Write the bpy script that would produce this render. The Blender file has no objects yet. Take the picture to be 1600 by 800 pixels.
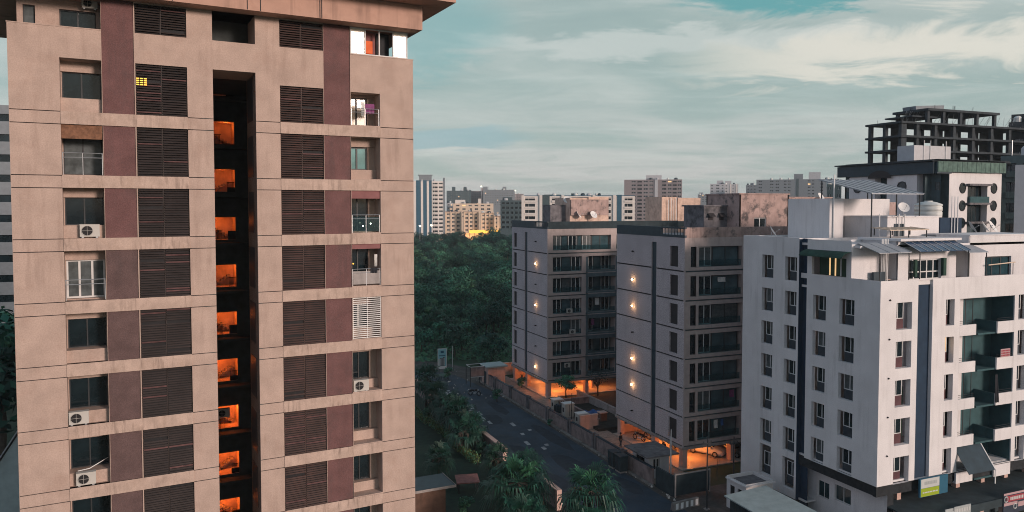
import bpy, math, random
from mathutils import Vector, Matrix

rnd = random.Random(11)
scene = bpy.context.scene
COL = scene.collection
R = math.radians
PI = math.pi

# ------------------------------------------------------------------ camera constants (a real place seen from a high window)
YAW, PITCH, H, FPX = R(22.8), R(2.4), 27.3, 1190.0
SA, CA = math.sin(YAW), math.cos(YAW)

def at(px, d):
    """plan position lying d metres ahead of the window along the bearing of column px"""
    r = (px - 800) / FPX * d
    return (r * CA + d * SA, d * CA - r * SA)

def zof(py, d):
    return H + (322 - py) * d / FPX

# ------------------------------------------------------------------ mesh helpers
class MB:
    def __init__(self):
        self.v, self.f, self.m = [], [], []
    def face(self, pts, m=0):
        b = len(self.v)
        self.v += [tuple(p) for p in pts]
        self.f.append(tuple(range(b, b + len(pts))))
        self.m.append(m)
    def hexa(self, p, m=0):
        b = len(self.v)
        self.v += [tuple(q) for q in p]
        for q in ((0, 3, 2, 1), (4, 5, 6, 7), (0, 1, 5, 4), (1, 2, 6, 5), (2, 3, 7, 6), (3, 0, 4, 7)):
            self.f.append(tuple(b + i for i in q))
            self.m.append(m)
    def box(self, x0, x1, y0, y1, z0, z1, m=0):
        self.hexa([(x0, y0, z0), (x1, y0, z0), (x1, y1, z0), (x0, y1, z0),
                   (x0, y0, z1), (x1, y0, z1), (x1, y1, z1), (x0, y1, z1)], m)
    def tube(self, pts, rad, n=6, m=0, caps=True):
        pts = [Vector(p) for p in pts]
        if not isinstance(rad, (list, tuple)):
            rad = [rad] * len(pts)
        b = len(self.v)
        for i, p in enumerate(pts):
            t = (pts[min(i + 1, len(pts) - 1)] - pts[max(i - 1, 0)]).normalized()
            ref = Vector((0, 0, 1)) if abs(t.z) < .9 else Vector((1, 0, 0))
            a = t.cross(ref).normalized()
            c = a.cross(t).normalized()
            for k in range(n):
                an = 2 * PI * k / n
                self.v.append(tuple(p + (a * math.cos(an) - c * math.sin(an)) * rad[i]))
        for i in range(len(pts) - 1):
            for k in range(n):
                k2 = (k + 1) % n
                self.f.append((b + i * n + k, b + i * n + k2, b + (i + 1) * n + k2, b + (i + 1) * n + k))
                self.m.append(m)
        if caps:
            self.f.append(tuple(b + k for k in range(n - 1, -1, -1)))
            self.m.append(m)
            e = b + (len(pts) - 1) * n
            self.f.append(tuple(e + k for k in range(n)))
            self.m.append(m)
    def cyl(self, x, y, z0, z1, r, n=12, m=0):
        self.tube([(x, y, z0), (x, y, z1)], r, n, m)
    def lathe(self, prof, x=0, y=0, n=16, m=0):
        b = len(self.v)
        for (r, z) in prof:
            for k in range(n):
                a = 2 * PI * k / n
                self.v.append((x + r * math.cos(a), y + r * math.sin(a), z))
        for i in range(len(prof) - 1):
            for k in range(n):
                k2 = (k + 1) % n
                self.f.append((b + i * n + k, b + i * n + k2, b + (i + 1) * n + k2, b + (i + 1) * n + k))
                self.m.append(m)
    def data(self, name, mats, smooth=False):
        me = bpy.data.meshes.new(name)
        me.from_pydata(self.v, [], self.f)
        if not isinstance(mats, (list, tuple)):
            mats = [mats]
        for q in mats:
            me.materials.append(q)
        if len(mats) > 1:
            me.polygons.foreach_set('material_index', self.m)
        if smooth:
            me.polygons.foreach_set('use_smooth', [True] * len(self.f))
        me.update()
        return me

class Wall:
    """upright wall plane: u runs along it, n points out of it, z is up"""
    def __init__(self, x, y, deg):
        self.x, self.y, self.a = x, y, R(deg)
        self.c, self.s = math.cos(self.a), math.sin(self.a)
    def pt(self, u, z, n=0):
        return (self.x + u * self.c + n * self.s, self.y + u * self.s - n * self.c, z)
    def box(self, mb, u0, u1, z0, z1, n0, n1, m=0):
        P = self.pt
        mb.hexa([P(u0, z0, n1), P(u1, z0, n1), P(u1, z0, n0), P(u0, z0, n0),
                 P(u0, z1, n1), P(u1, z1, n1), P(u1, z1, n0), P(u0, z1, n0)], m)
    def sheet(self, mb, u0, u1, z0, z1, holes=(), n=0.0, t=.2, m=0):
        P = self.pt
        us = sorted({u0, u1, *[h[0] for h in holes], *[h[1] for h in holes]})
        zs = sorted({z0, z1, *[h[2] for h in holes], *[h[3] for h in holes]})
        us = [u for u in us if u0 - 1e-6 <= u <= u1 + 1e-6]
        zs = [z for z in zs if z0 - 1e-6 <= z <= z1 + 1e-6]
        for j in range(len(zs) - 1):
            zc = (zs[j] + zs[j + 1]) / 2
            start = None
            for i in range(len(us) - 1):
                uc = (us[i] + us[i + 1]) / 2
                inside = any(h[0] < uc < h[1] and h[2] < zc < h[3] for h in holes)
                if not inside and start is None:
                    start = us[i]
                if start is not None and (inside or i == len(us) - 2):
                    e = us[i] if inside else us[i + 1]
                    mb.face([P(start, zs[j], n), P(e, zs[j], n), P(e, zs[j + 1], n), P(start, zs[j + 1], n)], m)
                    start = None
        for h in holes:
            a, b, c, d = h[:4]
            q = n - (h[4] if len(h) > 4 else t)
            mb.face([P(a, c, n), P(a, c, q), P(a, d, q), P(a, d, n)], m)
            mb.face([P(b, c, q), P(b, c, n), P(b, d, n), P(b, d, q)], m)
            mb.face([P(a, c, n), P(b, c, n), P(b, c, q), P(a, c, q)], m)
            mb.face([P(a, d, q), P(b, d, q), P(b, d, n), P(a, d, n)], m)
    def back(self, mb, u0, u1, z0, z1, n, m=0):
        P = self.pt
        mb.face([P(u0, z0, n), P(u1, z0, n), P(u1, z1, n), P(u0, z1, n)], m)

def tag(o, label=None, cat=None, group=None, kind=None):
    if label: o['label'] = label
    if cat: o['category'] = cat
    if group: o['group'] = group
    if kind: o['kind'] = kind
    return o

def empty(name, loc, rz=0, **k):
    o = bpy.data.objects.new(name, None)
    o.empty_display_size = .3
    o.location = loc
    o.rotation_euler = (0, 0, rz)
    COL.objects.link(o)
    return tag(o, **k)

def link(name, me, parent=None, loc=(0, 0, 0), rz=0, **k):
    o = bpy.data.objects.new(name, me)
    o.location = loc
    o.rotation_euler = (0, 0, rz)
    if parent: o.parent = parent
    COL.objects.link(o)
    return tag(o, **k)

def part(name, mb, mats, parent=None, smooth=False, loc=(0, 0, 0), rz=0, **k):
    return link(name, mb.data(name, mats, smooth), parent, loc, rz, **k)

def kids(o):
    return [c for c in list(COL.objects) if c.parent == o]

def collect(o):
    """(object, parent) pairs of a thing, its parts and sub-parts"""
    out = [o]
    for c in KID.get(o, []):
        out += collect(c)
    return out
KID = {}
def know(root):
    KID[root] = [c for c in root.children]
    for c in root.children:
        know(c)
def dup(root, loc, rz=0, scale=None, **k):
    if root not in KID:
        bpy.context.view_layer.update()
        know(root)
    def rec(o, par):
        c = o.copy()
        COL.objects.link(c)
        if par: c.parent = par
        for ch in KID.get(o, []):
            rec(ch, c)
        return c
    c = rec(root, None)
    c.location = loc
    c.rotation_euler = (0, 0, rz)
    if scale: c.scale = scale if isinstance(scale, (tuple, list)) else (scale,) * 3
    return tag(c, **k)

# ------------------------------------------------------------------ materials
def mat(name, col, var=.18, scale=1.5, rough=.85, stain=0.0, stain_col=(.03, .028, .025), speck=0.0, speck_scale=40, bump=0.0,
        rand=0.0, metal=0.0, spec=.3, emit=None, emit_s=0, streak=(2.2, 2.2, .22), blotch=0.0, blotch_col=(.05, .045, .04), lines=None):
    m = bpy.data.materials.new(name)
    m.use_nodes = True
    nt = m.node_tree
    N, L = nt.nodes, nt.links
    bs = N['Principled BSDF']
    bs.inputs['Roughness'].default_value = rough
    bs.inputs['Metallic'].default_value = metal
    bs.inputs['Specular IOR Level'].default_value = spec
    tc = N.new('ShaderNodeTexCoord')
    def noise(sc, vec=None, det=4, ro=.55):
        n = N.new('ShaderNodeTexNoise')
        n.inputs['Scale'].default_value = sc
        n.inputs['Detail'].default_value = det
        n.inputs['Roughness'].default_value = ro
        L.new(vec or tc.outputs['Object'], n.inputs['Vector'])
        return n.outputs['Fac']
    def ramp(fac, a, b):
        n = N.new('ShaderNodeMapRange')
        n.inputs['From Min'].default_value = a
        n.inputs['From Max'].default_value = b
        L.new(fac, n.inputs['Value'])
        return n.outputs['Result']
    def mul(a, b):
        n = N.new('ShaderNodeMath')
        n.operation = 'MULTIPLY'
        for i, q in enumerate((a, b)):
            if isinstance(q, (int, float)): n.inputs[i].default_value = q
            else: L.new(q, n.inputs[i])
        return n.outputs[0]
    def mix(fac, a, b):
        n = N.new('ShaderNodeMix')
        n.data_type = 'RGBA'
        L.new(fac, n.inputs[0])
        for i, q in ((6, a), (7, b)):
            if isinstance(q, tuple): n.inputs[i].default_value = (*q, 1)
            else: L.new(q, n.inputs[i])
        return n.outputs[2]
    lo = tuple(max(0, c * (1 - var)) for c in col)
    hi = tuple(min(1, c * (1 + var)) for c in col)
    out = mix(ramp(noise(scale), .3, .7), lo, hi)
    if blotch:
        out = mix(mul(ramp(noise(.9, det=6, ro=.65), .52, .66), blotch), out, blotch_col)
    if stain:
        mp = N.new('ShaderNodeMapping')
        mp.inputs['Scale'].default_value = streak
        L.new(tc.outputs['Object'], mp.inputs['Vector'])
        s1 = ramp(noise(1.0, mp.outputs['Vector'], 5, .6), .5, .78)
        s2 = ramp(noise(.35, det=3), .38, .62)
        out = mix(mul(mul(s1, s2), stain), out, stain_col)
    if speck:
        sp = ramp(noise(speck_scale, det=1), .35, .65)
        out = mix(mul(sp, speck), out, tuple(c * .35 for c in col))
    if rand:
        oi = N.new('ShaderNodeObjectInfo')
        out = mix(mul(oi.outputs['Random'], rand), out, tuple(c * .28 for c in col))
        oi2 = N.new('ShaderNodeMath'); oi2.operation = 'FRACT'
        L.new(mul(oi.outputs['Random'], 7.31), oi2.inputs[0])
        out = mix(mul(oi2.outputs[0], rand * .6), out, (col[0] * 3.0, col[1] * 1.25, col[2] * .8))
    L.new(out, bs.inputs['Base Color'])
    if bump:
        b = N.new('ShaderNodeBump')
        b.inputs['Strength'].default_value = bump
        b.inputs['Distance'].default_value = .02
        L.new(noise(28, det=5), b.inputs['Height'])
        L.new(b.outputs['Normal'], bs.inputs['Normal'])
    if emit:
        bs.inputs['Emission Color'].default_value = (*emit, 1)
        bs.inputs['Emission Strength'].default_value = emit_s
    return m

def glass_mat(name, col, rough=.06, var=.5):
    m = mat(name, col, var=var, scale=.6, rough=rough, spec=.5)
    return m

M = {}
M['plaster'] = mat('pink_beige_plaster', (.43, .328, .278), var=.13, scale=.8, stain=.6, stain_col=(.17, .115, .09), bump=.4, blotch=.22, blotch_col=(.30, .19, .145), speck=.2, speck_scale=16)
M['band'] = mat('stained_beige_band', (.45, .345, .29), var=.15, scale=1.6, stain=1.0, stain_col=(.12, .085, .07), streak=(6.0, 6.0, .8), bump=.25, blotch=.3, blotch_col=(.28, .19, .14), speck=.2, speck_scale=22)
M['fascia'] = mat('weathered_fascia_plaster', (.44, .28, .22), var=.15, scale=.9, stain=.85, stain_col=(.05, .035, .03), streak=(1.7, 1.7, .1), bump=.2, blotch=.3, blotch_col=(.2, .11, .08))
M['maroon'] = mat('maroon_textured_plaster', (.15, .076, .074), var=.2, scale=1.0, stain=.6, stain_col=(.075, .055, .055), blotch=.35, blotch_col=(.08, .06, .06), bump=.6, speck=.35, speck_scale=18)
M['groove'] = mat('dark_groove', (.035, .032, .034), var=.1)
M['louvre'] = mat('brown_metal_louvre', (.058, .035, .03), var=.3, scale=.7, rough=.6, stain=.4, stain_col=(.12, .05, .04))
M['louvredark'] = mat('dark_metal_louvre', (.034, .026, .024), var=.3, scale=.7, rough=.6)  # darker louvre tone for the left column
M['maroongrey'] = mat('grey_maroon_plaster', (.115, .074, .072), var=.2, stain=.6, stain_col=(.06, .05, .05), bump=.6, speck=.35, speck_scale=18)  # greyer, darker maroon for the lower left strips
M['louvreold'] = mat('faded_red_brown_louvre_slat', (.10, .052, .05), var=.4, scale=2)
M['dark'] = mat('painted_interior_shade', (.03, .033, .036), var=.3)
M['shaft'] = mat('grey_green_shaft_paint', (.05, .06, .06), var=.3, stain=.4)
M['darkframe'] = mat('dark_anodised_frame', (.03, .034, .038), rough=.45, var=.1)
M['paleframe'] = mat('pale_window_frame', (.55, .56, .56), rough=.5, var=.06)
M['glass'] = glass_mat('dark_window_glass', (.008, .016, .021))
M['glass2'] = glass_mat('teal_window_glass', (.014, .04, .05))
M['glass4'] = glass_mat('grey_teal_glazing', (.045, .085, .10))
M['recess'] = mat('blue_grey_recess_tone', (.085, .12, .135), var=.25, stain=.3)
M['glass3'] = glass_mat('mirror_window_glass', (.10, .26, .27), rough=.1)
def clear_glass(name, tint, clear):
    m = bpy.data.materials.new(name); m.use_nodes = True
    nt = m.node_tree; bs = nt.nodes['Principled BSDF']
    bs.inputs['Base Color'].default_value = (*tint, 1); bs.inputs['Roughness'].default_value = .08
    tr = nt.nodes.new('ShaderNodeBsdfTransparent'); tr.inputs[0].default_value = (.72, .86, .88, 1)
    mx = nt.nodes.new('ShaderNodeMixShader'); mx.inputs[0].default_value = clear
    nt.links.new(bs.outputs[0], mx.inputs[1]); nt.links.new(tr.outputs[0], mx.inputs[2])
    nt.links.new(mx.outputs[0], nt.nodes['Material Output'].inputs['Surface'])
    return m
M['rail_glass'] = clear_glass('tinted_balustrade_glass', (.05, .09, .10), .78)
M['bright'] = mat('pale_glass_painted_reflection', (.78, .72, .60), rough=.12, var=.1, scale=.8, spec=.6)  # sky reflection put into the pale base colour of the glass
M['curtain'] = mat('dim_curtain_behind_glass', (.07, .085, .09), var=.4, scale=3, rough=.3)
M['steel'] = mat('grey_steel', (.38, .40, .42), rough=.4, metal=.6, var=.1)
M['whitepaint'] = mat('white_painted_metal', (.68, .68, .67), rough=.5, var=.08, stain=.25)
M['acwhite'] = mat('aged_white_plastic', (.44, .43, .40), rough=.6, var=.1, stain=.3, stain_col=(.2, .15, .1))
M['black'] = mat('black_rubber', (.012, .012, .014), rough=.7, var=.2)
M['bamboo'] = mat('woven_bamboo_blind', (.17, .085, .05), var=.35, scale=7, bump=.3)
M['mauve'] = mat('mauve_roller_blind', (.22, .10, .10), var=.15)
M['lit'] = mat('orange_lit_wall', (.7, .25, .1), emit=(1.0, .135, .018), emit_s=.95, var=.2, scale=1)
M['litmid'] = mat('dull_orange_lit_wall', (.6, .2, .08), emit=(1.0, .12, .018), emit_s=.5, var=.3, scale=1)
M['stairpaint'] = mat('cream_stair_paint', (.6, .46, .36), var=.25, scale=1.5, stain=.5)
M['litdim'] = mat('dim_orange_interior_glow', (.4, .12, .05), emit=(1.0, .09, .015), emit_s=.28, var=.3)
M['bulb'] = mat('glowing_warm_bulb', (1, .8, .5), emit=(1.0, .62, .28), emit_s=26)
M['bulbwhite'] = mat('glowing_white_bulb', (1, .9, .8), emit=(1.0, .86, .62), emit_s=14)
M['granite'] = mat('grey_speckled_granite_cladding', (.50, .455, .475), var=.1, scale=.5, speck=.55, speck_scale=9, stain=.2, stain_col=(.08, .08, .085), bump=.2)
M['frame_beige'] = mat('beige_plaster_frame', (.40, .335, .32), var=.1, stain=.5, stain_col=(.1, .085, .08), bump=.2)
M['strip'] = mat('dark_slate_strip', (.022, .042, .058), var=.2, rough=.5)
M['teal'] = mat('dark_teal_paint', (.026, .042, .05), var=.25, stain=.3)
M['mildew'] = mat('mildewed_concrete', (.37, .27, .245), var=.2, scale=1.0, blotch=.85, blotch_col=(.055, .055, .058), stain=.7, stain_col=(.06, .05, .048), bump=.3)
M['mildew_dark'] = mat('dark_mildewed_concrete', (.14, .135, .145), var=.3, blotch=.7, blotch_col=(.025, .03, .034), stain=.6, bump=.3)
M['peach'] = mat('peach_stained_plaster', (.56, .41, .33), var=.16, blotch=.4, blotch_col=(.17, .11, .09), stain=.7, stain_col=(.12, .08, .07))
M['white'] = mat('white_wall_paint', (.65, .64, .645), var=.08, scale=.4, stain=.5, stain_col=(.33, .315, .315), streak=(2.4, 2.4, .2), bump=.22, speck=.14, speck_scale=14)
M['blue'] = mat('navy_blue_wall_paint', (.016, .036, .066), var=.15, stain=.35, stain_col=(.012, .025, .05))
M['tealwall'] = mat('teal_balcony_paint_and_shade', (.035, .085, .095), var=.2, stain=.3)  # also carries the shade on the balcony sides
M['panel_grey'] = mat('dark_grey_infill_panel', (.028, .04, .052), var=.15, rough=.6)
M['panel_maroon'] = mat('maroon_infill_panel', (.075, .03, .036), var=.2, rough=.6)
M['stone'] = mat('dark_stone_cladding', (.018, .022, .026), var=.4, scale=3, bump=.3, blotch=.3, blotch_col=(.06, .06, .06))
M['solar'] = mat('solar_cell_sheet', (.035, .07, .13), rough=.22, var=.25, scale=2, spec=.5)
M['sheet'] = mat('grey_corrugated_sheet', (.33, .35, .38), rough=.45, metal=.3, var=.12, stain=.4)
M['palesheet'] = mat('pale_painted_roof_sheet', (.30, .37, .38), rough=.6, var=.1, stain=.3, streak=(.5, .5, .5), blotch=.2, blotch_col=(.2, .23, .22))
M['cream'] = mat('cream_wall_paint', (.62, .50, .39), var=.08, stain=.3)
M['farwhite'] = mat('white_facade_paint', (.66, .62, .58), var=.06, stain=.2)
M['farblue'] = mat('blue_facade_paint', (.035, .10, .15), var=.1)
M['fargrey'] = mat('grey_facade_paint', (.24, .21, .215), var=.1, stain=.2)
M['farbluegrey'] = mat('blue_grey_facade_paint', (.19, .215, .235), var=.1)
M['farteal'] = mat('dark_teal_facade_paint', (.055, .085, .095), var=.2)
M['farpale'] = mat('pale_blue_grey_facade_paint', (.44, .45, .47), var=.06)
M['copper'] = mat('green_copper_fascia', (.09, .15, .13), var=.3, scale=1.5, stain=.6, stain_col=(.03, .05, .05), streak=(4, 4, .3))
M['rawconc'] = mat('raw_dark_concrete', (.032, .042, .05), var=.35, scale=1.2, stain=.5)
M['conc'] = mat('grey_concrete', (.30, .275, .265), var=.2, stain=.5, bump=.3, blotch=.3)
M['boundary'] = mat('stained_boundary_wall_plaster', (.25, .20, .195), var=.2, stain=.85, stain_col=(.035, .035, .035), streak=(1.6, 1.6, .4), blotch=.5, blotch_col=(.06, .055, .055), bump=.3)
M['pinkwall'] = mat('pink_beige_wall_plaster', (.52, .36, .31), var=.12, stain=.4)
M['asphalt'] = mat('worn_asphalt', (.026, .047, .073), var=.4, scale=.3, rough=.75, blotch=.6, blotch_col=(.06, .066, .08), bump=.4, speck=.3, speck_scale=6)
M['patch'] = mat('dark_asphalt_patch', (.022, .034, .05), var=.3, speck=.3, speck_scale=6)
M['dirt'] = mat('dusty_ground', (.085, .075, .07), var=.35, scale=.5, blotch=.5, blotch_col=(.04, .045, .035), bump=.4, speck=.4, speck_scale=3)
M['paver'] = mat('compound_paving', (.33, .26, .22), var=.2, blotch=.5, blotch_col=(.10, .09, .08), bump=.3, speck=.3, speck_scale=5)
M['floorslab'] = mat('parking_floor_screed', (.40, .34, .30), var=.1, blotch=.3, blotch_col=(.2, .17, .15), rough=.5)
M['soil'] = mat('dark_planting_soil', (.03, .028, .024), var=.4, scale=2, bump=.5)
M['lawn'] = mat('dark_lawn', (.008, .026, .016), var=.4, scale=1.5, bump=.6)
M['ground'] = mat('scrubland_ground', (.022, .05, .026), var=.45, scale=.06, blotch=.4, blotch_col=(.06, .062, .04), bump=.4)
M['leaf'] = mat('dark_green_leaf', (.026, .14, .095), var=.5, rand=.55, scale=.45, rough=.6)
M['leaf2'] = mat('mid_green_leaf', (.055, .215, .125), var=.5, rand=.55, scale=.5, rough=.6)
M['leafdark'] = mat('deep_green_leaf', (.010, .06, .046), var=.5, rand=.55, scale=.5, rough=.6)
M['palm'] = mat('palm_frond_green', (.012, .062, .042), var=.55, scale=.9, rough=.5)
M['palmlight'] = mat('palm_highlight_green', (.035, .125, .065), var=.4, scale=.9, rough=.5)  # highlights on the palms put into a paler frond colour
M['hedge'] = mat('yellow_green_hedge_leaf', (.075, .11, .035), var=.5, scale=1.5, rough=.6)
M['bark'] = mat('grey_brown_bark', (.06, .05, .042), var=.4, scale=4, bump=.6)
M['litter'] = mat('pale_scattered_rubbish', (.5, .48, .45), var=.4, scale=3)
M['paintmark'] = mat('worn_road_paint', (.34, .35, .36), var=.3, scale=2, blotch=.6, blotch_col=(.06, .065, .07))
M['kerb'] = mat('dirty_concrete_kerb', (.20, .185, .175), var=.3, blotch=.5, blotch_col=(.05, .05, .05))
M['rust'] = mat('rust_brown_plaster', (.13, .075, .055), var=.25, stain=.7, stain_col=(.03, .025, .022), bump=.3)
M['redtile'] = mat('faded_red_roof', (.26, .115, .10), var=.25, scale=3, blotch=.4, blotch_col=(.10, .06, .06))
M['carwhite'] = mat('white_car_paint', (.68, .66, .60), rough=.25, var=.03, spec=.6)
M['carblack'] = mat('dark_car_paint', (.02, .022, .025), rough=.25, var=.1, spec=.6)
M['bikepaint'] = mat('dark_motorbike_paint', (.02, .018, .02), rough=.35, var=.2)
M['skin'] = mat('brown_skin', (.22, .12, .08), var=.05)
M['cloth_dark'] = mat('dark_cloth', (.018, .02, .026), var=.2)
M['purple'] = mat('purple_cloth', (.20, .06, .16), var=.25, scale=5)
M['whitecloth'] = mat('white_cloth', (.6, .6, .58), var=.15, scale=5)
M['bluetarp'] = mat('blue_tarpaulin', (.03, .10, .28), var=.3, scale=3, rough=.5)
M['greenpaint'] = mat('green_paint', (.022, .06, .045), var=.3)
M['signwhite'] = mat('sign_white', (.45, .47, .46), var=.05)
M['signgreen'] = mat('sign_lime', (.26, .34, .02), var=.06)
M['signblue'] = mat('sign_blue', (.022, .10, .16), var=.08)
M['signgrey'] = mat('sign_faded_grey_lettering', (.33, .36, .36), var=.1)
M['signred'] = mat('sign_red', (.30, .045, .06), var=.1)
M['signink'] = mat('sign_dark_ink', (.03, .04, .06), var=.1)
M['signpink'] = mat('sign_pink', (.40, .27, .28), var=.1)
M['skyline_blue'] = mat('sign_sky_blue', (.22, .45, .50), var=.1)
M['farlit'] = mat('bright_yellow_lit_awning', (.8, .5, .1), emit=(1.0, .48, .06), emit_s=.95)
M['farlit2'] = mat('lit_shop_interior', (.8, .5, .3), emit=(1.0, .45, .16), emit_s=.75, var=.6, scale=.4)
M['litroom'] = mat('lit_room_behind_window', (.8, .5, .25), emit=(1.0, .62, .28), emit_s=.6, var=.4, scale=2)
M['tank'] = mat('white_plastic_tank', (.58, .60, .58), rough=.5, var=.05)

# ------------------------------------------------------------------ windows shared between walls: x along the wall, y into it, z up
WCACHE = {}
def window_meshes(w, h, mull=1, frame='darkframe', glass='glass', fw=.05, panel=None, panel_h=.75, rail=None, pane_tex=None):
    key = (round(w, 3), round(h, 3), mull, frame, glass, fw, panel, panel_h, rail)
    if key in WCACHE:
        return WCACHE[key]
    f = MB()
    z0 = panel_h if panel else 0
    f.box(0, w, 0, .07, h - fw, h)
    f.box(0, w, 0, .07, z0, z0 + fw)
    f.box(0, fw, 0, .07, z0 + fw, h - fw)
    f.box(w - fw, w, 0, .07, z0 + fw, h - fw)
    for k in range(mull):
        u = w * (k + 1) / (mull + 1)
        f.box(u - fw * .6, u + fw * .6, .005, .065, z0 + fw, h - fw)
    if rail:
        f.box(fw, w - fw, .003, .06, rail, rail + fw)
    fm = f.data('window_frame', M[frame])
    g = MB()
    g.face([(fw * .5, .045, z0 + fw * .5), (w - fw * .5, .045, z0 + fw * .5), (w - fw * .5, .045, h - fw * .5), (fw * .5, .045, h - fw * .5)])
    gm = g.data('pane', M[glass])
    pm = None
    if panel:
        p = MB()
        p.box(0, w, .01, .08, 0, z0 - .004)
        pm = p.data('infill_panel', M[panel])
    WCACHE[key] = (fm, gm, pm)
    return WCACHE[key]

def add_window(root, W, u, z, w, h, n=-.2, **k):
    lab = k.pop('label', None)
    fm, gm, pm = window_meshes(w, h, **k)
    o = link('window', fm, root, W.pt(u, z, n), W.a)
    if lab: o['label'] = lab
    link('pane', gm, o)
    if pm: link('infill_panel', pm, o)
    return o

def warm_lamp(loc, power, r=.15, col=(1.0, .42, .12), name='lamp_light'):
    l = bpy.data.lights.new(name, 'POINT')
    l.energy = power
    l.color = col
    l.shadow_soft_size = r
    o = bpy.data.objects.new(name, l)
    o.location = loc
    COL.objects.link(o)
    return o

# ------------------------------------------------------------------ small repeated things
def build_ac():
    root = empty('air_conditioner', (0, 0, 0))
    b = MB()
    b.box(-.42, .42, -.16, .16, 0, .58)
    b.box(-.43, .43, -.17, .17, .58, .60)
    o = part('casing', b, M['acwhite'], root)
    g = MB()
    c = Vector((-.11, -.163, .29))
    for k in range(20):
        a0, a1 = 2 * PI * k / 20, 2 * PI * (k + 1) / 20
        p = lambda a, r: (c.x + r * math.cos(a), c.y - .004, c.z + r * math.sin(a))
        g.face([(c.x, c.y - .004, c.z), p(a0, .24), p(a1, .24)])
    part('fan_opening', g, M['black'], root)
    r_ = MB()
    pts = [(c.x + .24 * math.cos(2 * PI * k / 20), c.y - .012, c.z + .24 * math.sin(2 * PI * k / 20)) for k in range(21)]
    r_.tube(pts, .014, 4)
    r_.tube([(c.x - .24, c.y - .012, c.z), (c.x + .24, c.y - .012, c.z)], .008, 4)
    r_.tube([(c.x, c.y - .012, c.z - .24), (c.x, c.y - .012, c.z + .24)], .008, 4)
    r_.lathe([(.05, 0), (0, .012)], n=8)
    part('fan_guard', r_, M['acwhite'], root)
    for s in (-.3, .3):
        f = MB(); f.box(s - .05, s + .05, -.15, .15, -.06, -.002)
        part('mounting_foot', f, M['steel'], root)
    return root
AC0 = build_ac()
AC_USED = [False]
def ac(loc, rz, label, s=1.0, group='outdoor air conditioner units'):
    if not AC_USED[0]:
        AC_USED[0] = True
        AC0.location = loc; AC0.rotation_euler = (0, 0, rz); AC0.scale = (s,) * 3
        return tag(AC0, label, 'air conditioner', group)
    return dup(AC0, loc, rz, s, label=label, cat='air conditioner', group=group)

def dish(loc, az, label, r=.55):
    root = empty('satellite_dish', loc, az, label=label, cat='satellite dish', group='rooftop satellite dishes')
    b = MB()
    b.lathe([(r * t, .22 * r * t * t) for t in (0.02, .25, .5, .75, 1.0)], n=18)
    me = b.data('reflector', M['whitepaint'], True)
    o = link('reflector', me, root, (0, 0, .75))
    o.rotation_euler = (R(58), 0, 0)
    p = MB()
    p.cyl(0, .08, 0, .75, .03, 8)
    p.tube([(0, .08, .02), (.3, .3, 0)], .02, 5)
    part('mast', p, M['steel'], root)
    q = MB()
    q.tube([(0, -.02, .45), (0, -.6, .95)], .015, 5)
    q.box(-.05, .05, -.66, -.56, .92, 1.0)
    part('feed_arm', q, M['steel'], root)
    return root

# ================================================================== THE TALL BEIGE TOWER
TR = R(5.28)
tower = empty('apartment_tower', (-7.69, 41.52, 0), TR,
              label='tall beige and maroon apartment tower with brown louvres and an orange lit shaft', cat='apartment tower')
W = Wall(0, 0, 0)
def TW(u, z, n=0):
    p = W.pt(u, z, n)
    return (-7.69 + p[0] * math.cos(TR) - p[1] * math.sin(TR), 41.52 + p[0] * math.sin(TR) + p[1] * math.cos(TR), z)
BT = [31.8 - 3.025 * k for k in range(11)]           # tops of the floor bands
def zone(k):                                          # clear storey between two bands
    return (BT[k], 34.32 if k == 0 else BT[k - 1] - .6)
PIERS = ((0, 2.05), (7.62, 8.84), (10.95, 12.2), (17.75, 19.75))
holes = []
for k, zt in enumerate(BT):
    for a, b in PIERS:
        for zz in (zt, zt - .6):
            if k == 0 and a == 0 and False: continue
            holes.append((a, b, zz - .035, zz + .005, .07))
    z0, z1 = zone(k)
    holes.append((2.05, 3.8, z0, z1, 1.1))
    holes.append((3.82, 5.22, z0, z1, .05)) if k else None
    holes.append((5.27, 7.62, z0, z1, .16))
    holes.append((12.2, 14.53, z0, 33.75 if k == 0 else z1, .16))
    if k: holes.append((14.55, 16.03, z0, z1, .05))
    holes.append((16.05, 17.75, BT[k] + .05, 33.68 if k == 0 else z1, 1.1))
wl = MB()
left = [h for h in holes if h[1] <= 3.81]
mid = [h for h in holes if 3.8 <= h[0] and h[1] <= 16.035]
right = [h for h in holes if h[0] > 16.03]
W.sheet(wl, 0, 3.81, 0, 35.75, left)
mid += [(3.82, 5.22, 31.8, 37.3, .05), (14.55, 16.03, 31.8, 37.3, .05), (8.84, 10.95, 0, 34.32, 2.9),
        (8.84, 10.95, 35.8, 37.3, 2.2), (5.27, 7.62, 35.8, 37.25, .16), (12.2, 14.53, 35.8, 37.25, .16)]
mid = [h for h in mid if not (h[0] < 10.9 and h[1] > 8.9 and h[4] < .2 and h[1] - h[0] < 1.5)]
W.sheet(wl, 3.81, 16.04, 0, 37.3, mid)
W.sheet(wl, 16.04, 19.75, 0, 35.75, right)
part('wall', wl, M['plaster'], tower)
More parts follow.
